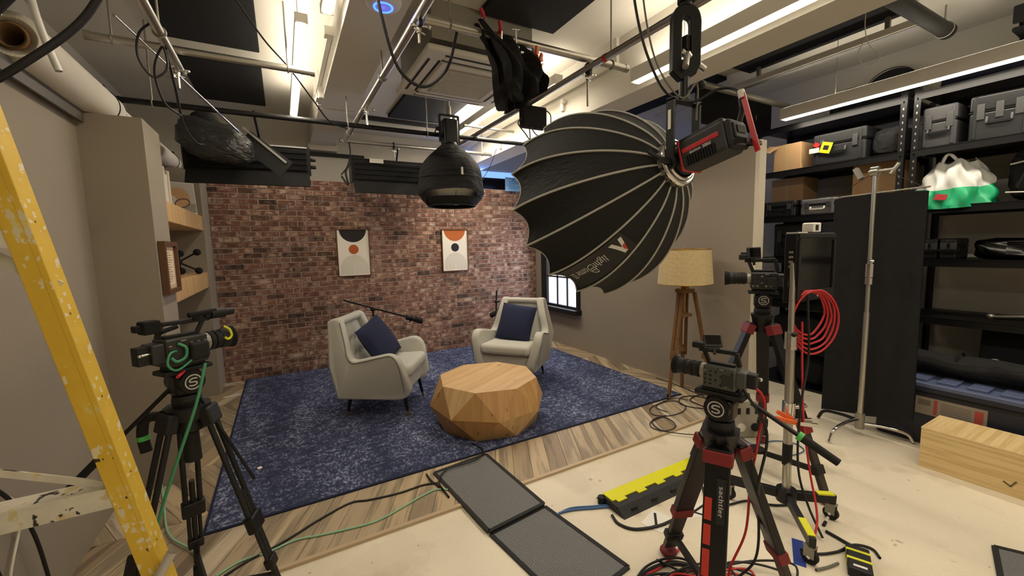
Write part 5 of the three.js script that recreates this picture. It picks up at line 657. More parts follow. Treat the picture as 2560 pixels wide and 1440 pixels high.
// ---------- monitor on a rolling stand ----------
{
  const g = thing('rolling_stand', 'chrome rolling stand with yellow taped legs holding the monitor', 'stand', [2.36, 0, -1.14]);
  const T0 = [0.05, 0, -0.05]; mesh('lower_tube', rod([0, 0.09, 0], [0.035, 0.95, -0.03], 0.022), M.steel, g); mesh('upper_tube', rod([0.03, 0.9, -0.027], [0.052, 1.42, -0.045], 0.015), M.steel, g); mesh('collar', [cyl(0.03, 0.03, 0.09, 0.037, 1.0, -0.032), cyl(0.032, 0.032, 0.02, 0.036, 0.96, -0.031)], M.chrome, g); mesh('collar', [cyl(0.032, 0.032, 0.07, 0.02, 0.62, -0.018), rod([0.02, 0.62, -0.018], [0.09, 0.62, 0.01], 0.008), cyl(0.02, 0.02, 0.03, 0.1, 0.62, 0.012, 0, 0, Math.PI / 2)], M.chrome, g); mesh('black_sleeve', cyl(0.0245, 0.0245, 0.12, 0.011, 0.36, -0.01), M.rubber, g); mesh('knob', [rod([0.04, 1.03, -0.03], [-0.0, 1.04, 0.0], 0.007), ball(0.014, -0.005, 1.04, 0.003)], M.black, g);
  mesh('base_hub', [cyl(0.05, 0.05, 0.07, 0, 0.13, 0, 0, 0, 0, 12)], M.blackMetal, g);
  for (const [x, z, y] of [[0.2, 0.15, 1], [-0.28, 0.26, 1], [-0.12, -0.28, 0]]) {
    const l = mesh('base_leg', [bar([0, 0.13, 0], [x, 0.12, z], 0.03, 0.05, [0, 1, 0], 0.004)], M.blackMetal, g); if (y) mesh('hazard_tape', bar([x * 0.62, 0.149, z * 0.62], [x * 0.96, 0.147, z * 0.96], 0.032, 0.008, [0, 1, 0]), M.yellowTape, l);
    const w = mesh('caster', [cyl(0.036, 0.036, 0.022, x * 0.93, 0.036, z * 0.93, 0, 0, Math.PI / 2, 24)], M.rubber, g); mesh('caster_fork', [box(0.004, 0.055, 0.045, x * 0.93 - 0.014, 0.062, z * 0.93), box(0.004, 0.055, 0.045, x * 0.93 + 0.014, 0.062, z * 0.93), box(0.036, 0.006, 0.05, x * 0.93, 0.09, z * 0.93)], M.galv, w); mesh('axle', rod([x * 0.93 - 0.018, 0.036, z * 0.93], [x * 0.93 + 0.018, 0.036, z * 0.93], 0.008), M.chrome, w);
  }
  const m = thing('field_monitor', 'black field monitor with white badges on the rolling stand', 'monitor', [2.62, 1.2, -1.2], 0.02); mesh('cabinet', [rbox(0.44, 0.38, 0.06, 0.006, 0, 0.19, 0)], M.blackMetal, m); mesh('bezel', [box(0.42, 0.02, 0.012, 0, 0.365, 0.034), box(0.42, 0.05, 0.012, 0, 0.035, 0.034), box(0.02, 0.28, 0.012, -0.2, 0.2, 0.034), box(0.02, 0.28, 0.012, 0.2, 0.2, 0.034)], M.black, m); mesh('screen', box(0.38, 0.29, 0.004, 0, 0.208, 0.031), M.screen, m); mesh('badge', box(0.03, 0.024, 0.002, 0.02, 0.035, 0.0415), M.paper, m); mesh('badge', box(0.035, 0.01, 0.002, 0.085, 0.036, 0.0415), M.foil, m); mesh('top_receiver', [rbox(0.09, 0.055, 0.06, 0.008, 0.0, 0.41, 0)], M.whitePlastic, m); mesh('receiver_port', box(0.03, 0.03, 0.003, -0.01, 0.41, 0.031), M.black, m); mesh('top_strip', box(0.1, 0.006, 0.06, -0.16, 0.383, 0), M.whitePlastic, m);
  mesh('mount', [bar([-0.16, 0.1, -0.04], [-0.21, 0.12, 0.01], 0.04, 0.06)], M.black, m); mesh('controls', [0, 1, 2, 3].map((k) => box(0.004, 0.012, 0.02, -0.222, 0.2 + k * 0.026, 0.005)), M.galv, m);
  const r = rng(44); const coil = thing('cable_coil', 'coil of bright red cable hanging on the rolling stand', 'cable', [2.5, 1.16, -1.2]); for (let k = 0; k < 5; k++) { const R = 0.11 + 0.012 * k, pts = []; for (let i = 0; i < 14; i++) { const a = i / 14 * Math.PI * 2; pts.push([(R * 0.8) * Math.cos(a) + (r() - 0.5) * 0.012 + 0.02, R * 1.1 * Math.sin(a) - 0.02 - k * 0.012 + (r() - 0.5) * 0.012, 0.05 + k * 0.009 + 0.35 * R * Math.cos(a)]); } mesh('turn', pipe(pts, 0.0055, 80, 7, true), M.cableRed, coil); }
  mesh('hanging_tail', pipe([[-0.06, -0.06, 0.06], [-0.08, -0.3, 0.08], [-0.1, -0.6, 0.11], [-0.12, -0.85, 0.16], [-0.2, -1.05, 0.24], [-0.32, -1.14, 0.27]], 0.0055, 60), M.cableRed, coil);
  const bl = thing('hanging_cable', 'black cable running down the chrome rolling stand', 'cable', [2.42, 0.9, -1.14]); mesh('lead', pipe([[0.02, 0.35, 0.02], [0.04, 0.0, 0.03], [-0.06, -0.25, 0.05], [-0.07, -0.6, 0.06], [-0.03, -0.8, 0.1], [-0.1, -0.885, 0.2]], 0.006, 60), M.cableBlack, bl);
  const cl = thing('spring_clamp', 'orange handled spring clamp gripping the rolling stand', 'clamp', [2.36, 0.56, -1.1]); mesh('jaw', [bar([0.0, 0.0, 0.0], [0.1, -0.02, 0.05], 0.014, 0.02), bar([0, 0.01, -0.02], [0.1, 0.0, 0.02], 0.014, 0.02)], M.chrome, cl); mesh('handle', bar([-0.1, 0.03, -0.06], [0.0, 0.0, 0.0], 0.022, 0.022, [0, 1, 0], 0.004), M.orange, cl); mesh('handle', bar([-0.07, 0.055, -0.07], [0.0, 0.01, -0.02], 0.022, 0.022, [0, 1, 0], 0.004), M.orange, cl);
}
// ---------- flag on a combo stand ----------
{
  const g = thing('combo_stand', 'tall chrome combo stand in front of the black flag', 'stand', [3.85, 0, -1.36]);
  mesh('lower_tube', rod([0, 0.08, 0], [0.0, 0.98, 0], 0.019), M.steel, g); mesh('upper_tube', rod([0, 0.95, 0], [0.01, 2.0, -0.01], 0.0145), M.steel, g); mesh('collar', [cyl(0.028, 0.028, 0.1, 0, 1.3, 0), rod([0, 1.36, 0], [-0.06, 1.37, 0.03], 0.009), ball(0.016, -0.07, 1.372, 0.035)], M.chrome, g); mesh('collar', cyl(0.026, 0.026, 0.05, 0, 1.22, 0), M.chrome, g); mesh('boss', [cyl(0.03, 0.03, 0.12, 0, 0.12, 0)], M.galv, g);
  mesh('leg', [pipe([[0, 0.14, 0], [-0.16, 0.13, -0.03], [-0.3, 0.09, -0.05], [-0.33, 0.012, -0.06]], 0.013)], M.chrome, g); mesh('leg', [pipe([[0, 0.1, 0], [0.1, 0.09, 0.14], [0.16, 0.06, 0.24], [0.17, 0.012, 0.27]], 0.013)], M.chrome, g); mesh('leg', [pipe([[0, 0.12, 0], [0.05, 0.11, -0.16], [0.08, 0.08, -0.28], [0.09, 0.012, -0.32]], 0.013)], M.blackMetal, g);
  mesh('grip_head', [cyl(0.035, 0.035, 0.045, 0.01, 2.03, -0.01, Math.PI / 2), rod([0.01, 2.03, -0.05], [0.01, 2.03, 0.1], 0.01), bar([0.01, 1.99, -0.09], [0.01, 2.07, -0.13], 0.04, 0.03), rod([0.01, 2.0, 0.08], [0.02, 2.07, 0.12], 0.012)], M.steel, g);
  const f = thing('black_flag', 'tall black cloth flag hanging behind the combo stand', 'flag', [3.95, 0.14, -1.375]); const cloth = (dx) => grid(24, 40, (u, v) => [dx + 0.012 * Math.sin(u * 9 + v * 2) * (1 - v * 0.7) + 0.006 * Math.sin(u * 21 - v * 5), v * 1.72 + 0.05 * (1 - v) * (u - 0.5) * 2 + 0.015 * Math.sin(u * 3.1) * v, (u - 0.5) * 0.56 * (1 + 0.03 * (1 - v))]); mesh('cloth', [cloth(0.006), cloth(-0.006)], std(0x101013, 0.9, 0, { bumpMap: rep(T.crumple, 1, 2), bumpScale: 0.012 }), f); mesh('frame_rod', [rod([0.0, 1.73, -0.285], [0.0, 1.75, 0.285], 0.006)], M.galv, f); mesh('tie_wire', pipe([[-0.03, 1.9, 0.0], [0, 1.82, 0.15], [0, 1.74, 0.26]], 0.002), M.cableBlack, f); mesh('tie_wire', pipe([[-0.03, 1.9, 0.0], [0, 1.82, -0.15], [0, 1.73, -0.26]], 0.002), M.cableBlack, f);
  const k = thing('black_drape', 'black board hung high behind the partition by the short silver pipe', 'board', [4.36, 2.74, -2.78]); mesh('board', box(1.3, 0.36, 0.03, 0, 0.18, 0), M.blackMatte, k); mesh('latch', box(0.012, 0.05, 0.004, 0.35, 0.16, 0.017), M.galv, k);
}
const RUN = {
rugLoop: [[1.176,0.034,-2.805],[1.205,0.034,-2.698],[1.187,0.034,-2.625],[1.120,0.034,-2.572],[1.005,0.034,-2.555],[0.886,0.034,-2.555],[0.806,0.034,-2.490],[0.777,0.034,-2.422],[0.775,0.034,-2.342]],
matLead: [[0.744,0.022,-2.591],[0.747,0.022,-2.495],[0.767,0.022,-2.419],[0.781,0.022,-2.330],[0.784,0.022,-2.267]],
longBlack: [[0.779,0.020,-2.453],[0.693,0.020,-2.479],[0.537,0.020,-2.474],[0.348,0.020,-2.503],[0.260,0.020,-2.530],[0.078,0.020,-2.461],[-0.065,0.020,-2.382],[-0.175,0.020,-2.333],[-0.260,0.020,-2.303],[-0.353,0.020,-2.249]],
longGreen: [[0.808,0.020,-2.347],[0.743,0.020,-2.387],[0.646,0.020,-2.368],[0.497,0.020,-2.315],[0.352,0.020,-2.275],[0.226,0.020,-2.286],[0.067,0.020,-2.316],[-0.047,0.020,-2.343],[-0.175,0.020,-2.320],[-0.295,0.020,-2.318],[-0.387,0.020,-2.269]],
blueA: [[1.265,0.008,-1.805],[1.364,0.008,-1.811],[1.486,0.008,-1.759],[1.596,0.008,-1.709]],
blueB: [[1.281,0.008,-1.811],[1.365,0.008,-1.794],[1.486,0.008,-1.741],[1.586,0.008,-1.698]],
rampLead: [[1.531,0.008,-1.639],[1.512,0.008,-1.571],[1.545,0.008,-1.499],[1.623,0.008,-1.459],[1.708,0.008,-1.438],[1.816,0.008,-1.434]],
lampLoopA: [[3.324,0.022,-2.512],[3.271,0.022,-2.608],[3.037,0.022,-2.601],[2.855,0.022,-2.558],[2.779,0.022,-2.458],[2.849,0.022,-2.373],[3.037,0.022,-2.355],[3.177,0.022,-2.430],[3.203,0.022,-2.553],[3.092,0.022,-2.601],[2.930,0.022,-2.555],[2.927,0.022,-2.425]],
lampLoopB: [[2.862,0.022,-2.384],[2.723,0.022,-2.373],[2.619,0.022,-2.345],[2.567,0.022,-2.269],[2.609,0.022,-2.182],[2.733,0.022,-2.182],[2.812,0.022,-2.279],[2.806,0.022,-2.380],[2.670,0.022,-2.369],[2.593,0.022,-2.218],[2.670,0.022,-2.085],[2.758,0.022,-2.005]],
lampLoopC: [[3.513,0.022,-2.389],[3.477,0.022,-2.538],[3.337,0.022,-2.590],[3.193,0.022,-2.500],[3.205,0.022,-2.378],[3.295,0.022,-2.298],[3.316,0.022,-2.397],[3.339,0.022,-2.501],[3.590,0.022,-2.530],[3.671,0.022,-2.412]],
wallLead: [[3.594,0.022,-3.139],[3.589,0.022,-2.917],[3.565,0.022,-2.696],[3.542,0.022,-2.496]],
tapeSpiral: [[2.210,0.008,-1.555],[2.114,0.008,-1.446],[2.153,0.008,-1.370],[2.307,0.008,-1.320],[2.388,0.008,-1.226],[2.495,0.008,-1.161]],
caseBlue: [[3.054,0.008,-1.829],[3.005,0.008,-1.705],[3.207,0.008,-1.639],[3.280,0.008,-1.548],[3.231,0.008,-1.456],[3.021,0.008,-1.486],[2.936,0.008,-1.606]],
psuLead: [[2.150,0.008,-0.964],[2.181,0.008,-0.908],[2.276,0.008,-0.863],[2.416,0.008,-0.836],[2.450,0.008,-0.783],[2.409,0.008,-0.738]],
psuStrap: [[2.401,0.008,-0.960],[2.397,0.008,-0.913],[2.391,0.008,-0.851],[2.397,0.008,-0.796]],
psuIn: [[2.203,0.008,-0.824],[2.134,0.008,-0.837],[2.068,0.008,-0.857]],
redRun: [[1.647,0.008,-1.273],[1.534,0.008,-1.248],[1.433,0.008,-1.237],[1.342,0.008,-1.251]],
coilBlack: [[1.342,0.008,-1.251],[1.446,0.008,-1.249],[1.547,0.008,-1.217],[1.604,0.008,-1.149],[1.594,0.008,-1.100],[1.481,0.008,-1.141],[1.421,0.008,-1.204]],
greenFloorL: [[-0.889,0.030,-3.737],[-0.743,0.030,-3.106],[-0.642,0.030,-2.722],[-0.517,0.030,-2.527],[-0.469,0.030,-2.420]],
};

// ---------- cables lying on the floor ----------
function cable(label, pts, r, mat) { const c = pts[Math.floor(pts.length / 2)], g = thing('floor_cable', label, 'cable', [c[0], Math.min(...pts.map((p) => p[1])) - r, c[2]]); mesh('lead', pipe(pts.map((p) => [p[0] - c[0], p[1] - g.position.y, p[2] - c[2]]), r, pts.length * 10), mat, g); return g; }
cable('black cable curling from the coffee table across the rug edge', RUN.rugLoop, 0.005, M.cableBlack);
cable('short black cable between rug corner and ribbed mat', RUN.matLead, 0.006, M.cableBlack);
cable('long black cable across the plank floor to the twin tube tripod', RUN.longBlack, 0.006, M.cableBlack);
cable('long pale green cable across the plank floor', RUN.longGreen, 0.0055, M.cableGreenPale);
cable('blue cable running from ribbed mat to yellow lidded ramp', RUN.blueA, 0.006, M.cableBlue).userData.group = 'blue cables by the ramp';
cable('blue cable running from ribbed mat to yellow lidded ramp', RUN.blueB, 0.006, M.cableBlue).userData.group = 'blue cables by the ramp';
cable('thick black cable looping out of the ramp end', RUN.rampLead, 0.008, M.cableBlack);
cable('tangled black cord loop at the foot of the floor lamp', RUN.lampLoopA, 0.004, M.cableBlack);
cable('black cord loop with plug on the planks by the lamp', RUN.lampLoopB, 0.004, M.cableBlack);
cable('black cord bundle between lamp and red clamp tripod', RUN.lampLoopC, 0.005, M.cableBlack);
cable('thin black cable along the foot of the partition', RUN.wallLead, 0.004, M.cableBlack);
cable('black cable running from the ramp towards the rolling stand', RUN.tapeSpiral, 0.006, M.cableBlack);
cable('thin blue network cable by the outlet box', RUN.caseBlue, 0.004, M.cableBlue);
cable('black lead curving from caster to taped power supply', RUN.psuLead, 0.006, M.cableBlack);
cable('flat black strap lying by the taped power supply', RUN.psuStrap, 0.008, M.cableBlack);
cable('short grey lead entering the taped power supply', RUN.psuIn, 0.006, M.cableGrey);
cable('red cable running from the tripod foot over the concrete', RUN.redRun, 0.006, M.cableRed);
cable('thick black cable coil at the taped leg of the red clamp tripod', RUN.coilBlack, 0.011, M.cableBlack);
cable('pale green cable lying by the foot of the twin tube tripod', RUN.greenFloorL, 0.0055, M.cableGreenPale);
{
  const r = rng(77), tangle = (label, cx, cz, R, n, rad0, mat) => { const pts = []; let a = r() * 6; for (let i = 0; i < n; i++) { a += 0.9 + r() * 0.7; const q = R * (0.35 + 0.65 * r()); pts.push([cx + q * Math.cos(a) * 1.2, 0.01 + 0.03 * r(), cz + q * Math.sin(a) * 0.8]); } cable(label, pts, rad0, mat); };
  tangle('tangled red cable loops inside the red clamp tripod', 1.5, -1.02, 0.2, 16, 0.005, M.cableRed); tangle('tangled red cable loops lying by a red tripod hinge foot', 1.62, -0.98, 0.16, 12, 0.005, M.cableRed); tangle('tangled black cable loops inside the red clamp tripod', 1.52, -1.05, 0.24, 18, 0.005, M.cableBlack); tangle('loose black cable loops beside the rolling stand leg', 1.75, -0.95, 0.2, 14, 0.005, M.cableBlack); tangle('loose black cable loops beside the ribbed mat end', 1.42, -1.12, 0.2, 14, 0.0055, M.cableBlack);
  const h = thing('hanging_cable', 'red cable dropping from the flip screen camera to the floor', 'cable', [1.52, 0.6, -0.86]); mesh('lead', pipe([[-0.08, 0.44, -0.02], [-0.02, 0.38, 0.04], [-0.02, 0.2, 0.03], [0.03, 0.0, -0.02], [0.06, -0.25, -0.05], [0.04, -0.45, -0.1], [0.1, -0.59, -0.12]], 0.005, 60), M.cableRed, h);
  const k = thing('hanging_cable', 'black cable dropping from the flip screen camera to the floor', 'cable', [1.5, 0.6, -0.85]); mesh('lead', pipe([[-0.08, 0.42, 0.0], [0.0, 0.25, 0.05], [-0.02, 0.05, 0.04], [0.06, -0.1, 0.0], [0.08, -0.35, -0.02], [0.02, -0.5, -0.1], [0.12, -0.59, -0.1]], 0.005, 60), M.cableBlack, k);
  const gr = thing('hanging_cable', 'green cable hanging from the camcorder past the twin tube tripod', 'cable', [-0.36, 0.7, -1.9]); mesh('lead', pipe([[0.07, 0.43, -0.02], [0.04, 0.3, 0.02], [-0.03, 0.1, 0.04], [-0.1, -0.1, 0.03], [-0.16, -0.35, -0.02], [-0.14, -0.55, -0.08], [-0.1, -0.67, -0.1]], 0.0055, 60), M.cableGreen, gr);
}
// ---------- mats and cable ramp ----------
function matPiece(label, P) { const cx = (P[0][0] + P[2][0]) / 2, cz = (P[0][1] + P[2][1]) / 2, g = thing('floor_mat', label, 'mat', [cx, 0, cz]); const y = label.includes('plank') ? 0.0145 : 0.0005; const e = poly(P.map((p) => [p[0] - cx, -(p[1] - cz)]), 0.006); e.rotateX(-Math.PI / 2); e.translate(0, y, 0); mesh('ribbed_carpet', uvm(e), M.mat, g); for (let i = 0; i < 4; i++) { const a = P[i], b = P[(i + 1) % 4]; mesh('rubber_edge', bar([a[0] - cx, y + 0.005, a[1] - cz], [b[0] - cx, y + 0.005, b[1] - cz], 0.022, 0.008), M.matEdge, g); } }
matPiece('grey ribbed mat covering cables from plank edge onto concrete', [[0.797, -2.58], [0.864, -1.87], [1.247, -1.915], [1.206, -2.62]]);
matPiece('grey ribbed mat lying end to end with the first one', [[0.87, -1.86], [0.955, -1.27], [1.336, -1.32], [1.25, -1.905]]);
matPiece('grey ribbed mat by the wooden box', [[2.98, -0.485], [2.66, -0.4], [2.85, 0.25], [3.35, 0.15]]);
{
  const g = thing('cable_ramp', 'black rubber cable ramp with a bright yellow lid', 'cable ramp', [2.07, 0, -1.7]); const W = 1.0;
  const pr = poly([[-0.12, 0], [-0.07, 0.045], [0.07, 0.045], [0.12, 0]], W); pr.rotateY(Math.PI / 2); pr.translate(-W / 2, 0, 0); mesh('base', pr, std(0x2c2c2c, 0.8), g);
  mesh('lid', box(W - 0.02, 0.006, 0.085, 0, 0.0485, -0.03), M.yellow, g); for (let k = 0; k < 6; k++) mesh('lid_tooth', box(0.07, 0.006, 0.025, -0.43 + k * 0.165, 0.0485, 0.024), M.yellow, g); for (let k = 0; k < 6; k++) mesh('tread', box(0.05, 0.004, 0.03, -0.4 + k * 0.165, 0.026, 0.098, -0.7), M.rubber, g); mesh('end_lug', [cyl(0.022, 0.022, 0.045, -W / 2 - 0.01, 0.0225, -0.06, 0, 0, 0, 8)], M.rubber, g); mesh('end_lug', cyl(0.022, 0.022, 0.045, W / 2 + 0.01, 0.0225, 0.05, 0, 0, 0, 8), M.rubber, g);
}
// ---------- small things on the floor ----------
{
  const p = thing('power_supply', 'black power supply brick with two yellow tape stripes', 'power supply', [2.27, 0, -0.77], 0.43); mesh('case', rbox(0.19, 0.045, 0.09, 0.008, 0, 0.0225, 0), M.black, p); mesh('yellow_stripe', box(0.016, 0.047, 0.092, -0.015, 0.0225, 0), M.yellowTape, p); mesh('yellow_stripe', box(0.016, 0.047, 0.092, 0.05, 0.0225, 0), M.yellowTape, p); mesh('white_label', box(0.014, 0.001, 0.05, -0.065, 0.0455, 0), M.paper, p); mesh('cord_grip', [rod([0.095, 0.022, 0], [0.125, 0.022, 0], 0.008)], M.rubber, p); mesh('cord_grip', rod([-0.095, 0.022, 0.01], [-0.13, 0.02, 0.01], 0.008), M.rubber, p);
  const e = thing('marker_pen', 'white marker pen with a black cap lying near the caster', 'pen', [2.5, 0, -1.0], 0.2); mesh('barrel', rod([-0.02, 0.008, 0], [0.06, 0.008, 0], 0.007), M.whitePlastic, e); mesh('cap', rod([-0.06, 0.008, 0], [-0.02, 0.008, 0], 0.008), M.black, e);
  const t = thing('tape_patch', 'blue tape patch holding a cable by the caster', 'tape', [2.13, 0, -0.96], 0.5); mesh('strip', box(0.2, 0.002, 0.05, 0, 0.001, 0), M.blueTape, t);
  for (const [x, z, a, l] of [[1.72, -1.48, 0.3, 'white sheet with a black tape arrow by the ramp'], [1.62, -1.0, 0.9, 'white note paper under the red cable loop'], [2.0, -1.42, -0.4, 'white sheet with a black bent arrow behind the tripod']]) { const s = thing('floor_note', l, 'paper', [x, 0, z], a); mesh('sheet', box(0.16, 0.0015, 0.12, 0, 0.001, 0), M.paper, s); if (!l.includes('note')) { mesh('arrow', [box(0.12, 0.001, 0.014, 0, 0.0025, -0.01, 0, 0.5), box(0.07, 0.001, 0.014, -0.03, 0.0025, 0.025, 0, -0.7)], M.black, s); } }
  const c = thing('outlet_box', 'grey outlet box with sockets behind the rear tripod', 'outlet box', [3.12, 0, -1.86], -0.5); mesh('case', rbox(0.26, 0.3, 0.16, 0.01, 0, 0.152, 0), std(0xa8a294, 0.5), c); for (let k = 0; k < 3; k++) mesh('socket', rbox(0.028, 0.05, 0.006, 0.003, -0.07 + k * 0.07, 0.22, 0.081), M.black, c); mesh('round_socket', [cyl(0.032, 0.032, 0.014, -0.05, 0.09, 0.085, Math.PI / 2)], M.whitePlastic, c); mesh('round_socket', [cyl(0.032, 0.032, 0.014, 0.06, 0.09, 0.085, Math.PI / 2)], M.rubber, c); mesh('handle', [bar([-0.06, 0.305, 0], [0.06, 0.305, 0], 0.014, 0.012)], M.black, c);
  const w = thing('wall_plug', 'black plug with a short lead on the concrete beyond the rolling stand', 'plug', [2.62, 0, -1.28], 0.5); mesh('plug', rbox(0.05, 0.022, 0.025, 0.005, 0, 0.011, 0), M.rubber, w); mesh('lead', pipe([[0.025, 0.01, 0], [0.08, 0.008, 0.03], [0.14, 0.006, 0.02]], 0.004), M.cableBlack, w);
  const st = thing('light_tube', 'short white stick lying on the planks beside the rug corner', 'stick', [-0.58, 0.0145, -5.18], 0.15); mesh('stick', rbox(0.16, 0.012, 0.012, 0.003, 0, 0.006, 0), M.whitePlastic, st);
}
// ---------- yellow ladder ----------
{
  T.ladder = tex(256, 1024, (u, v, i, j) => { const a = fbm(u, v, 5, 14, 3, 5), b = fbm(u, v, 14, 50, 23, 4), d = fbm(u, v, 6, 26, 67, 4); let c = mixc([206, 168, 44], [226, 190, 66], a); c = mixc(c, [214, 205, 184], sm(0.58, 0.66, a) * 0.9); c = mixc(c, [222, 216, 200], sm(0.66, 0.72, b) * 0.8); c = mixc(c, [34, 32, 26], sm(0.73, 0.755, d)); return c; });
  T.ladderW = tex(256, 256, (u, v) => { const a = fbm(u, v, 8, 8, 5, 5), d = fbm(u, v, 12, 12, 41, 4); let c = mixc([196, 190, 172], [222, 217, 202], a); c = mixc(c, [188, 160, 78], sm(0.66, 0.75, a) * 0.5); return mixc(c, [48, 44, 36], sm(0.73, 0.76, d)); });
  const g = thing('step_ladder', 'paint splattered yellow step ladder with pale cross rungs', 'ladder', [-0.53, 0, -1.62]);
  const yel = std(0xffffff, 0.55, 0, { map: rep(T.ladder, 4, 0.7) }), wht = std(0xffffff, 0.7, 0, { map: rep(T.ladderW, 2.5, 2.5) });
  const P = (x, y) => [x, y, -0.04 + 0.14 * y / 2];
  const rail1 = (nm, a, b, s) => { const d = V(b[0] - a[0], b[1] - a[1], b[2] - a[2]).normalize(); const m = mesh(nm, [bar(a, b, 0.016, 0.085, [0, 0, 1], 0.003)], yel, g); const off = s * 0.02; mesh('flange', bar([a[0] + off, a[1], a[2] + 0.036], [b[0] + off, b[1], b[2] + 0.036], 0.05, 0.012, [0, 0, 1], 0.002), yel, m); mesh('flange', bar([a[0] + off, a[1], a[2] - 0.036], [b[0] + off, b[1], b[2] - 0.036], 0.05, 0.012, [0, 0, 1], 0.002), yel, m); };
  rail1('side_rail', P(0.205, 0), P(-0.09, 2.05), -1); rail1('side_rail', P(-0.32, 0), P(-0.24, 2.05), 1);
  for (const y of [0.3, 0.86, 1.62]) { const xr = 0.205 - 0.295 * y / 2.05, xl = -0.32 + 0.08 * y / 2.05; mesh('rung', [box(xr - xl, 0.03, 0.075, (xr + xl) / 2, y, -0.04 + 0.07 * y), box(xr - xl, 0.05, 0.006, (xr + xl) / 2, y - 0.02, -0.005 + 0.07 * y)], wht, g); }
  mesh('gusset', bar([-0.2, 1.62, 0.06], [0.0, 1.47, 0.07], 0.03, 0.006, [0, 0, 1]), wht, g); mesh('gusset', bar([-0.2, 0.98, 0.02], [0.06, 0.86, 0.03], 0.02, 0.006, [0, 0, 1]), wht, g); mesh('top_cap', rbox(0.22, 0.04, 0.16, 0.01, -0.2, 2.07, 0.1), wht, g);
  mesh('tape_wrap', pipe([[0.16, 0.62, 0.05], [0.12, 0.55, 0.06], [0.09, 0.48, 0.07], [0.11, 0.4, 0.06]], 0.014), std(0xb6b0a4, 0.4), g); mesh('rubber_foot', rbox(0.05, 0.05, 0.11, 0.01, 0.205, 0.025, -0.04), M.rubber, g); mesh('rubber_foot', rbox(0.05, 0.05, 0.11, 0.01, -0.31, 0.025, -0.04), M.rubber, g);
}
// ---------- paper rolls and hanging leads at the upper left ----------
function roll(label, a, b, r, open) { const g = thing('paper_roll', label, 'paper roll', [a[0], a[1] - r, a[2]]), L = a[2] - b[2]; const o = lathe([[r * 0.52, -L], [r, -L], [r, 0], [r * 0.55, 0], [r * 0.55, -0.3]], 40); o.rotateX(Math.PI / 2); o.translate(0, r, 0); mesh('paper', o, std(0xdad3c4, 0.8), g); const c = lathe([[r * 0.42, -0.5], [r * 0.42, 0.01], [r * 0.54, 0.01], [r * 0.54, -0.5]], 32); c.rotateX(Math.PI / 2); c.translate(0, r, 0); mesh('core', c, std(0x8a6a44, 0.9), g); mesh('band', place(new THREE.TorusGeometry(r + 0.002, 0.004, 6, 36), 0, r, -L + 0.12), M.cableBlack, g); mesh('clip', box(0.05, 0.02, 0.03, 0.02, 2 * r + 0.006, -L + 0.12), M.black, g); }
roll('fat white backdrop paper roll with open cardboard core on the set wall', [-0.95, 2.5, -2.66], [-0.95, 2.5, -3.72], 0.105, true);
roll('second white backdrop roll lying behind above the shelf niche', [-0.95, 2.505, -3.86], [-0.95, 2.5, -5.6], 0.08, false);
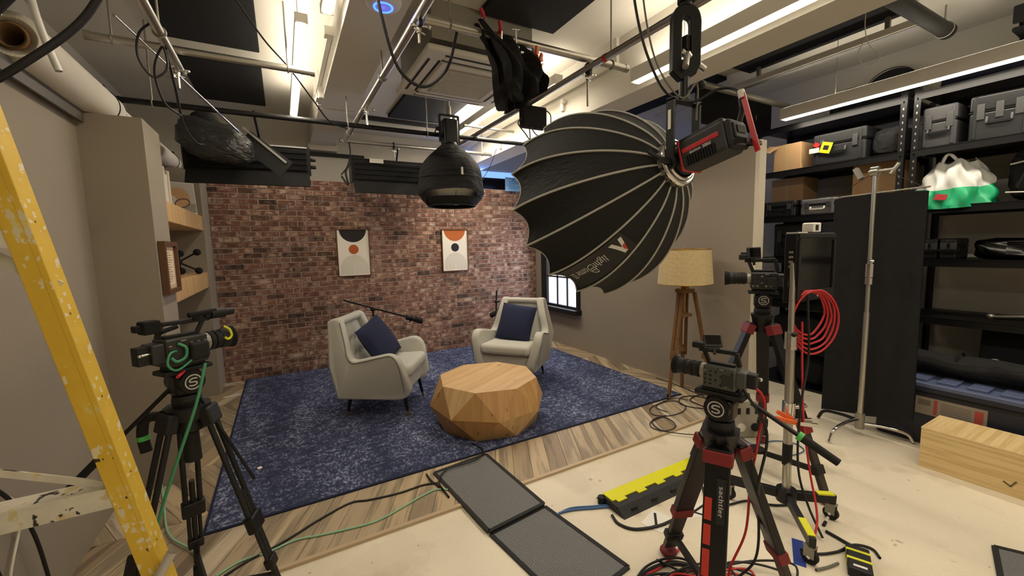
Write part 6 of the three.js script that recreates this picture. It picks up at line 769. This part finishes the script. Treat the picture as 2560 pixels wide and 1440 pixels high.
{
  const r = thing('metal_ledge', 'dark grey metal ledge under the fat paper roll', 'ledge', [-1.04, 2.392, -2.6]); mesh('ledge', box(0.16, 0.012, 1.55, 0.0, 0.006, 0), std(0x5a564e, 0.5, 0.4), r); mesh('lip', box(0.012, 0.07, 1.55, 0.075, -0.03, 0), std(0x5a564e, 0.5, 0.4), r);
  const c = thing('grip_clamp', 'chrome clamp with black fabric beside the open paper roll', 'clamp', [-0.86, 2.5, -2.3]); mesh('pin', [rod([0.02, 0.02, 0], [0.03, 0.16, 0.0], 0.02), rod([0.01, -0.06, 0], [0.02, 0.03, 0], 0.012)], M.chrome, c); mesh('fabric', [bar([-0.1, 0.22, 0.05], [0.2, 0.13, 0.0], 0.12, 0.05, [0, 1, 0], 0.01)], M.blackCloth, c); mesh('white_edge', bar([0.04, 0.26, 0.04], [0.22, 0.1, 0.02], 0.016, 0.03), M.whitePlastic, c); mesh('safety_chain', pipe([[0.1, 0.06, 0], [0.12, -0.06, 0.02], [0.14, -0.16, 0.02], [0.16, -0.24, 0.02]], 0.012), std(0xc9c9c4, 0.3), c); mesh('hanger_rod', rod([0.1, 0.15, 0.02], [0.1, 0.79, 0.02], 0.012), M.galv, c);
  const lead = (label, pts, rr, m) => { const k = thing('hanging_cable', label, 'cable', pts[0]); mesh('lead', pipe(pts.map((p) => [p[0] - pts[0][0], p[1] - pts[0][1], p[2] - pts[0][2]]), rr, pts.length * 12), m, k); };
  lead('thick black cable sagging from the short pipe past the open paper roll', [[-0.36, 2.75, -1.62], [-0.42, 2.6, -1.72], [-0.52, 2.45, -1.78], [-0.66, 2.3, -1.84], [-0.82, 2.12, -1.88], [-0.95, 1.98, -1.9]], 0.011, M.cableBlack);
  lead('thick black cable sagging low behind the yellow ladder top', [[-0.33, 2.75, -1.65], [-0.36, 2.5, -1.72], [-0.46, 2.28, -1.76], [-0.62, 2.1, -1.76], [-0.8, 1.97, -1.8]], 0.011, M.cableBlack);
  lead('black cable drooping below the round access point', [[0.5, 3.1, -2.3], [0.55, 2.8, -2.35], [0.66, 2.55, -2.42], [0.8, 2.5, -2.45], [0.93, 2.6, -2.42], [1.0, 2.85, -2.36]], 0.009, M.cableBlack);
  lead('black cable hanging to the wrapped bank light', [[-0.5, 2.72, -3.1], [-0.52, 2.6, -3.4], [-0.54, 2.45, -3.7], [-0.52, 2.4, -4.0], [-0.5, 2.45, -4.3]], 0.008, M.cableBlack);
  lead('looped black cable around the short silver pipe', [[-0.5, 2.78, -2.9], [-0.58, 2.72, -2.95], [-0.6, 2.6, -2.98], [-0.55, 2.52, -3.0], [-0.49, 2.58, -3.02], [-0.5, 2.7, -3.03], [-0.56, 2.6, -3.1], [-0.55, 2.45, -3.2], [-0.5, 2.42, -3.35]], 0.006, M.cableBlack);
  lead('black cable dropping to the softbox clamp', [[1.2, 2.9, -1.2], [1.2, 2.5, -1.18], [1.24, 2.24, -1.14], [1.31, 2.1, -1.1], [1.38, 2.07, -1.05], [1.43, 2.1, -0.98], [1.44, 2.08, -0.92], [1.41, 2.0, -0.88]], 0.005, M.cableBlack);
  lead('grey safety cable beside the black one at the softbox clamp', [[1.26, 2.9, -1.2], [1.25, 2.5, -1.18], [1.29, 2.2, -1.13], [1.34, 2.08, -1.06], [1.4, 2.14, -1.05], [1.39, 2.0, -1.04]], 0.0035, M.cableGrey);
  lead('black cable dropping from the pipe to the back bank light', [[0.74, 2.75, -5.0], [0.76, 2.65, -5.1], [0.72, 2.5, -5.15], [0.66, 2.42, -5.2]], 0.007, M.cableBlack);
  lead('long black cable from the silver cross pipe to the black pipe', [[-0.2, 3.26, -3.3], [0.0, 3.0, -3.42], [0.12, 2.9, -3.5], [0.3, 2.78, -3.8], [0.46, 2.68, -4.05], [0.6, 2.66, -4.12]], 0.006, M.cableBlack);
  lead('white loop of wire hanging in front of the shelves', [[3.9, 3.258, -1.5], [3.9, 3.1, -1.5], [3.92, 2.98, -1.48], [3.95, 2.86, -1.42], [3.9, 2.82, -1.48], [3.87, 2.9, -1.52], [3.9, 3.02, -1.5]], 0.003, M.cableWhite);
  lead('white wavy cable on the taupe wall behind the ladder', [[-0.985, 1.32, -1.95], [-0.985, 1.12, -2.0], [-0.985, 1.0, -2.12], [-0.985, 0.86, -2.02], [-0.985, 0.72, -2.15], [-0.985, 0.55, -2.3], [-0.985, 0.35, -2.18], [-0.985, 0.1, -2.1]], 0.005, M.cableWhite);
  lead('straight black cable on the taupe wall by the ladder foot', [[-0.96, 0.8, -1.98], [-0.96, 0.6, -2.02], [-0.96, 0.3, -2.1], [-0.96, 0.02, -2.12]], 0.007, M.cableBlack);
  lead('slanting black cable on the taupe wall under the ladder rung', [[-0.96, 0.82, -2.02], [-0.96, 0.66, -2.18], [-0.96, 0.45, -2.3], [-0.96, 0.1, -2.38]], 0.007, M.cableBlack);
  lead('thin black cable dropping to the brick wall top by the window', [[2.55, 2.82, -4.9], [2.57, 2.68, -5.1], [2.6, 2.55, -5.4], [2.55, 2.44, -5.74]], 0.004, M.cableBlack);
  // notice and glazing above the brick wall
  const n = thing('notice_sheet', 'pale blue printed notice taped above the brick wall', 'notice', [3.29, 2.41, -5.73]); const t = canvasTex(256, 160, (c, W, H) => { c.fillStyle = '#8fc2f2'; c.fillRect(0, 0, W, H); c.fillStyle = '#3b6ea8'; c.fillRect(100, 16, 22, 18); for (let k = 0; k < 5; k++) c.fillRect(40 + 12 * (k % 2), 46 + k * 20, 150 - 20 * (k % 3), 6); }); mesh('sheet', box(0.34, 0.21, 0.002, 0, 0.105, 0), M.paper, n); mesh('print', place(new THREE.PlaneGeometry(0.34, 0.21), 0, 0.105, 0.0016), std(0xffffff, 0.7, 0, { map: t }), n);
  const sc = thing('paper_scrap', 'white scrap stuck on top of the brick wall', 'scrap', [1.28, 2.425, -5.75], 0.3); mesh('sheet', box(0.05, 0.05, 0.004, 0, 0.0, 0.0, 0, 0, 0.2), M.paper, sc);
  const w = structGroup('window_2', 'blue lit high window with dark lower band behind the brick wall'); mesh('dark_band', span(2.3, 4.4, 2.3, 2.66, -6.3, -6.27), M.blackGloss, w); mesh('frame', span(2.3, 4.4, 2.66, 2.69, -6.3, -6.25), M.black, w); mesh('pane', span(2.3, 4.4, 2.69, 2.8, -6.3, -6.285), new THREE.MeshStandardMaterial({ color: 0x6f8fd0, emissive: 0x6f95e8, emissiveIntensity: 0.5, roughness: 0.3 }), w); const L = new THREE.RectAreaLight(0x7da2ff, 6, 2.0, 0.1); L.position.set(3.3, 2.74, -6.26); L.lookAt(3.3, 2.9, 0); w.add(L);
}

// ---------- small boxes on the deep beam ----------
for (const [z, y, l] of [[-3.55, 2.98, 'small white junction box on the deep beam by the ballast box'], [-4.95, 2.9, 'small white junction box on the deep beam by the lantern light']]) { const g = thing('junction_box', l, 'junction box', [2.63, y, z]); mesh('box', rbox(0.03, 0.12, 0.05, 0.004, 0, 0.0, 0), M.whitePlastic, g); mesh('cable_gland', rod([-0.015, 0.02, 0.03], [-0.015, 0.02, 0.06], 0.02), M.whitePlastic, g); }

renderer.render(scene, camera);
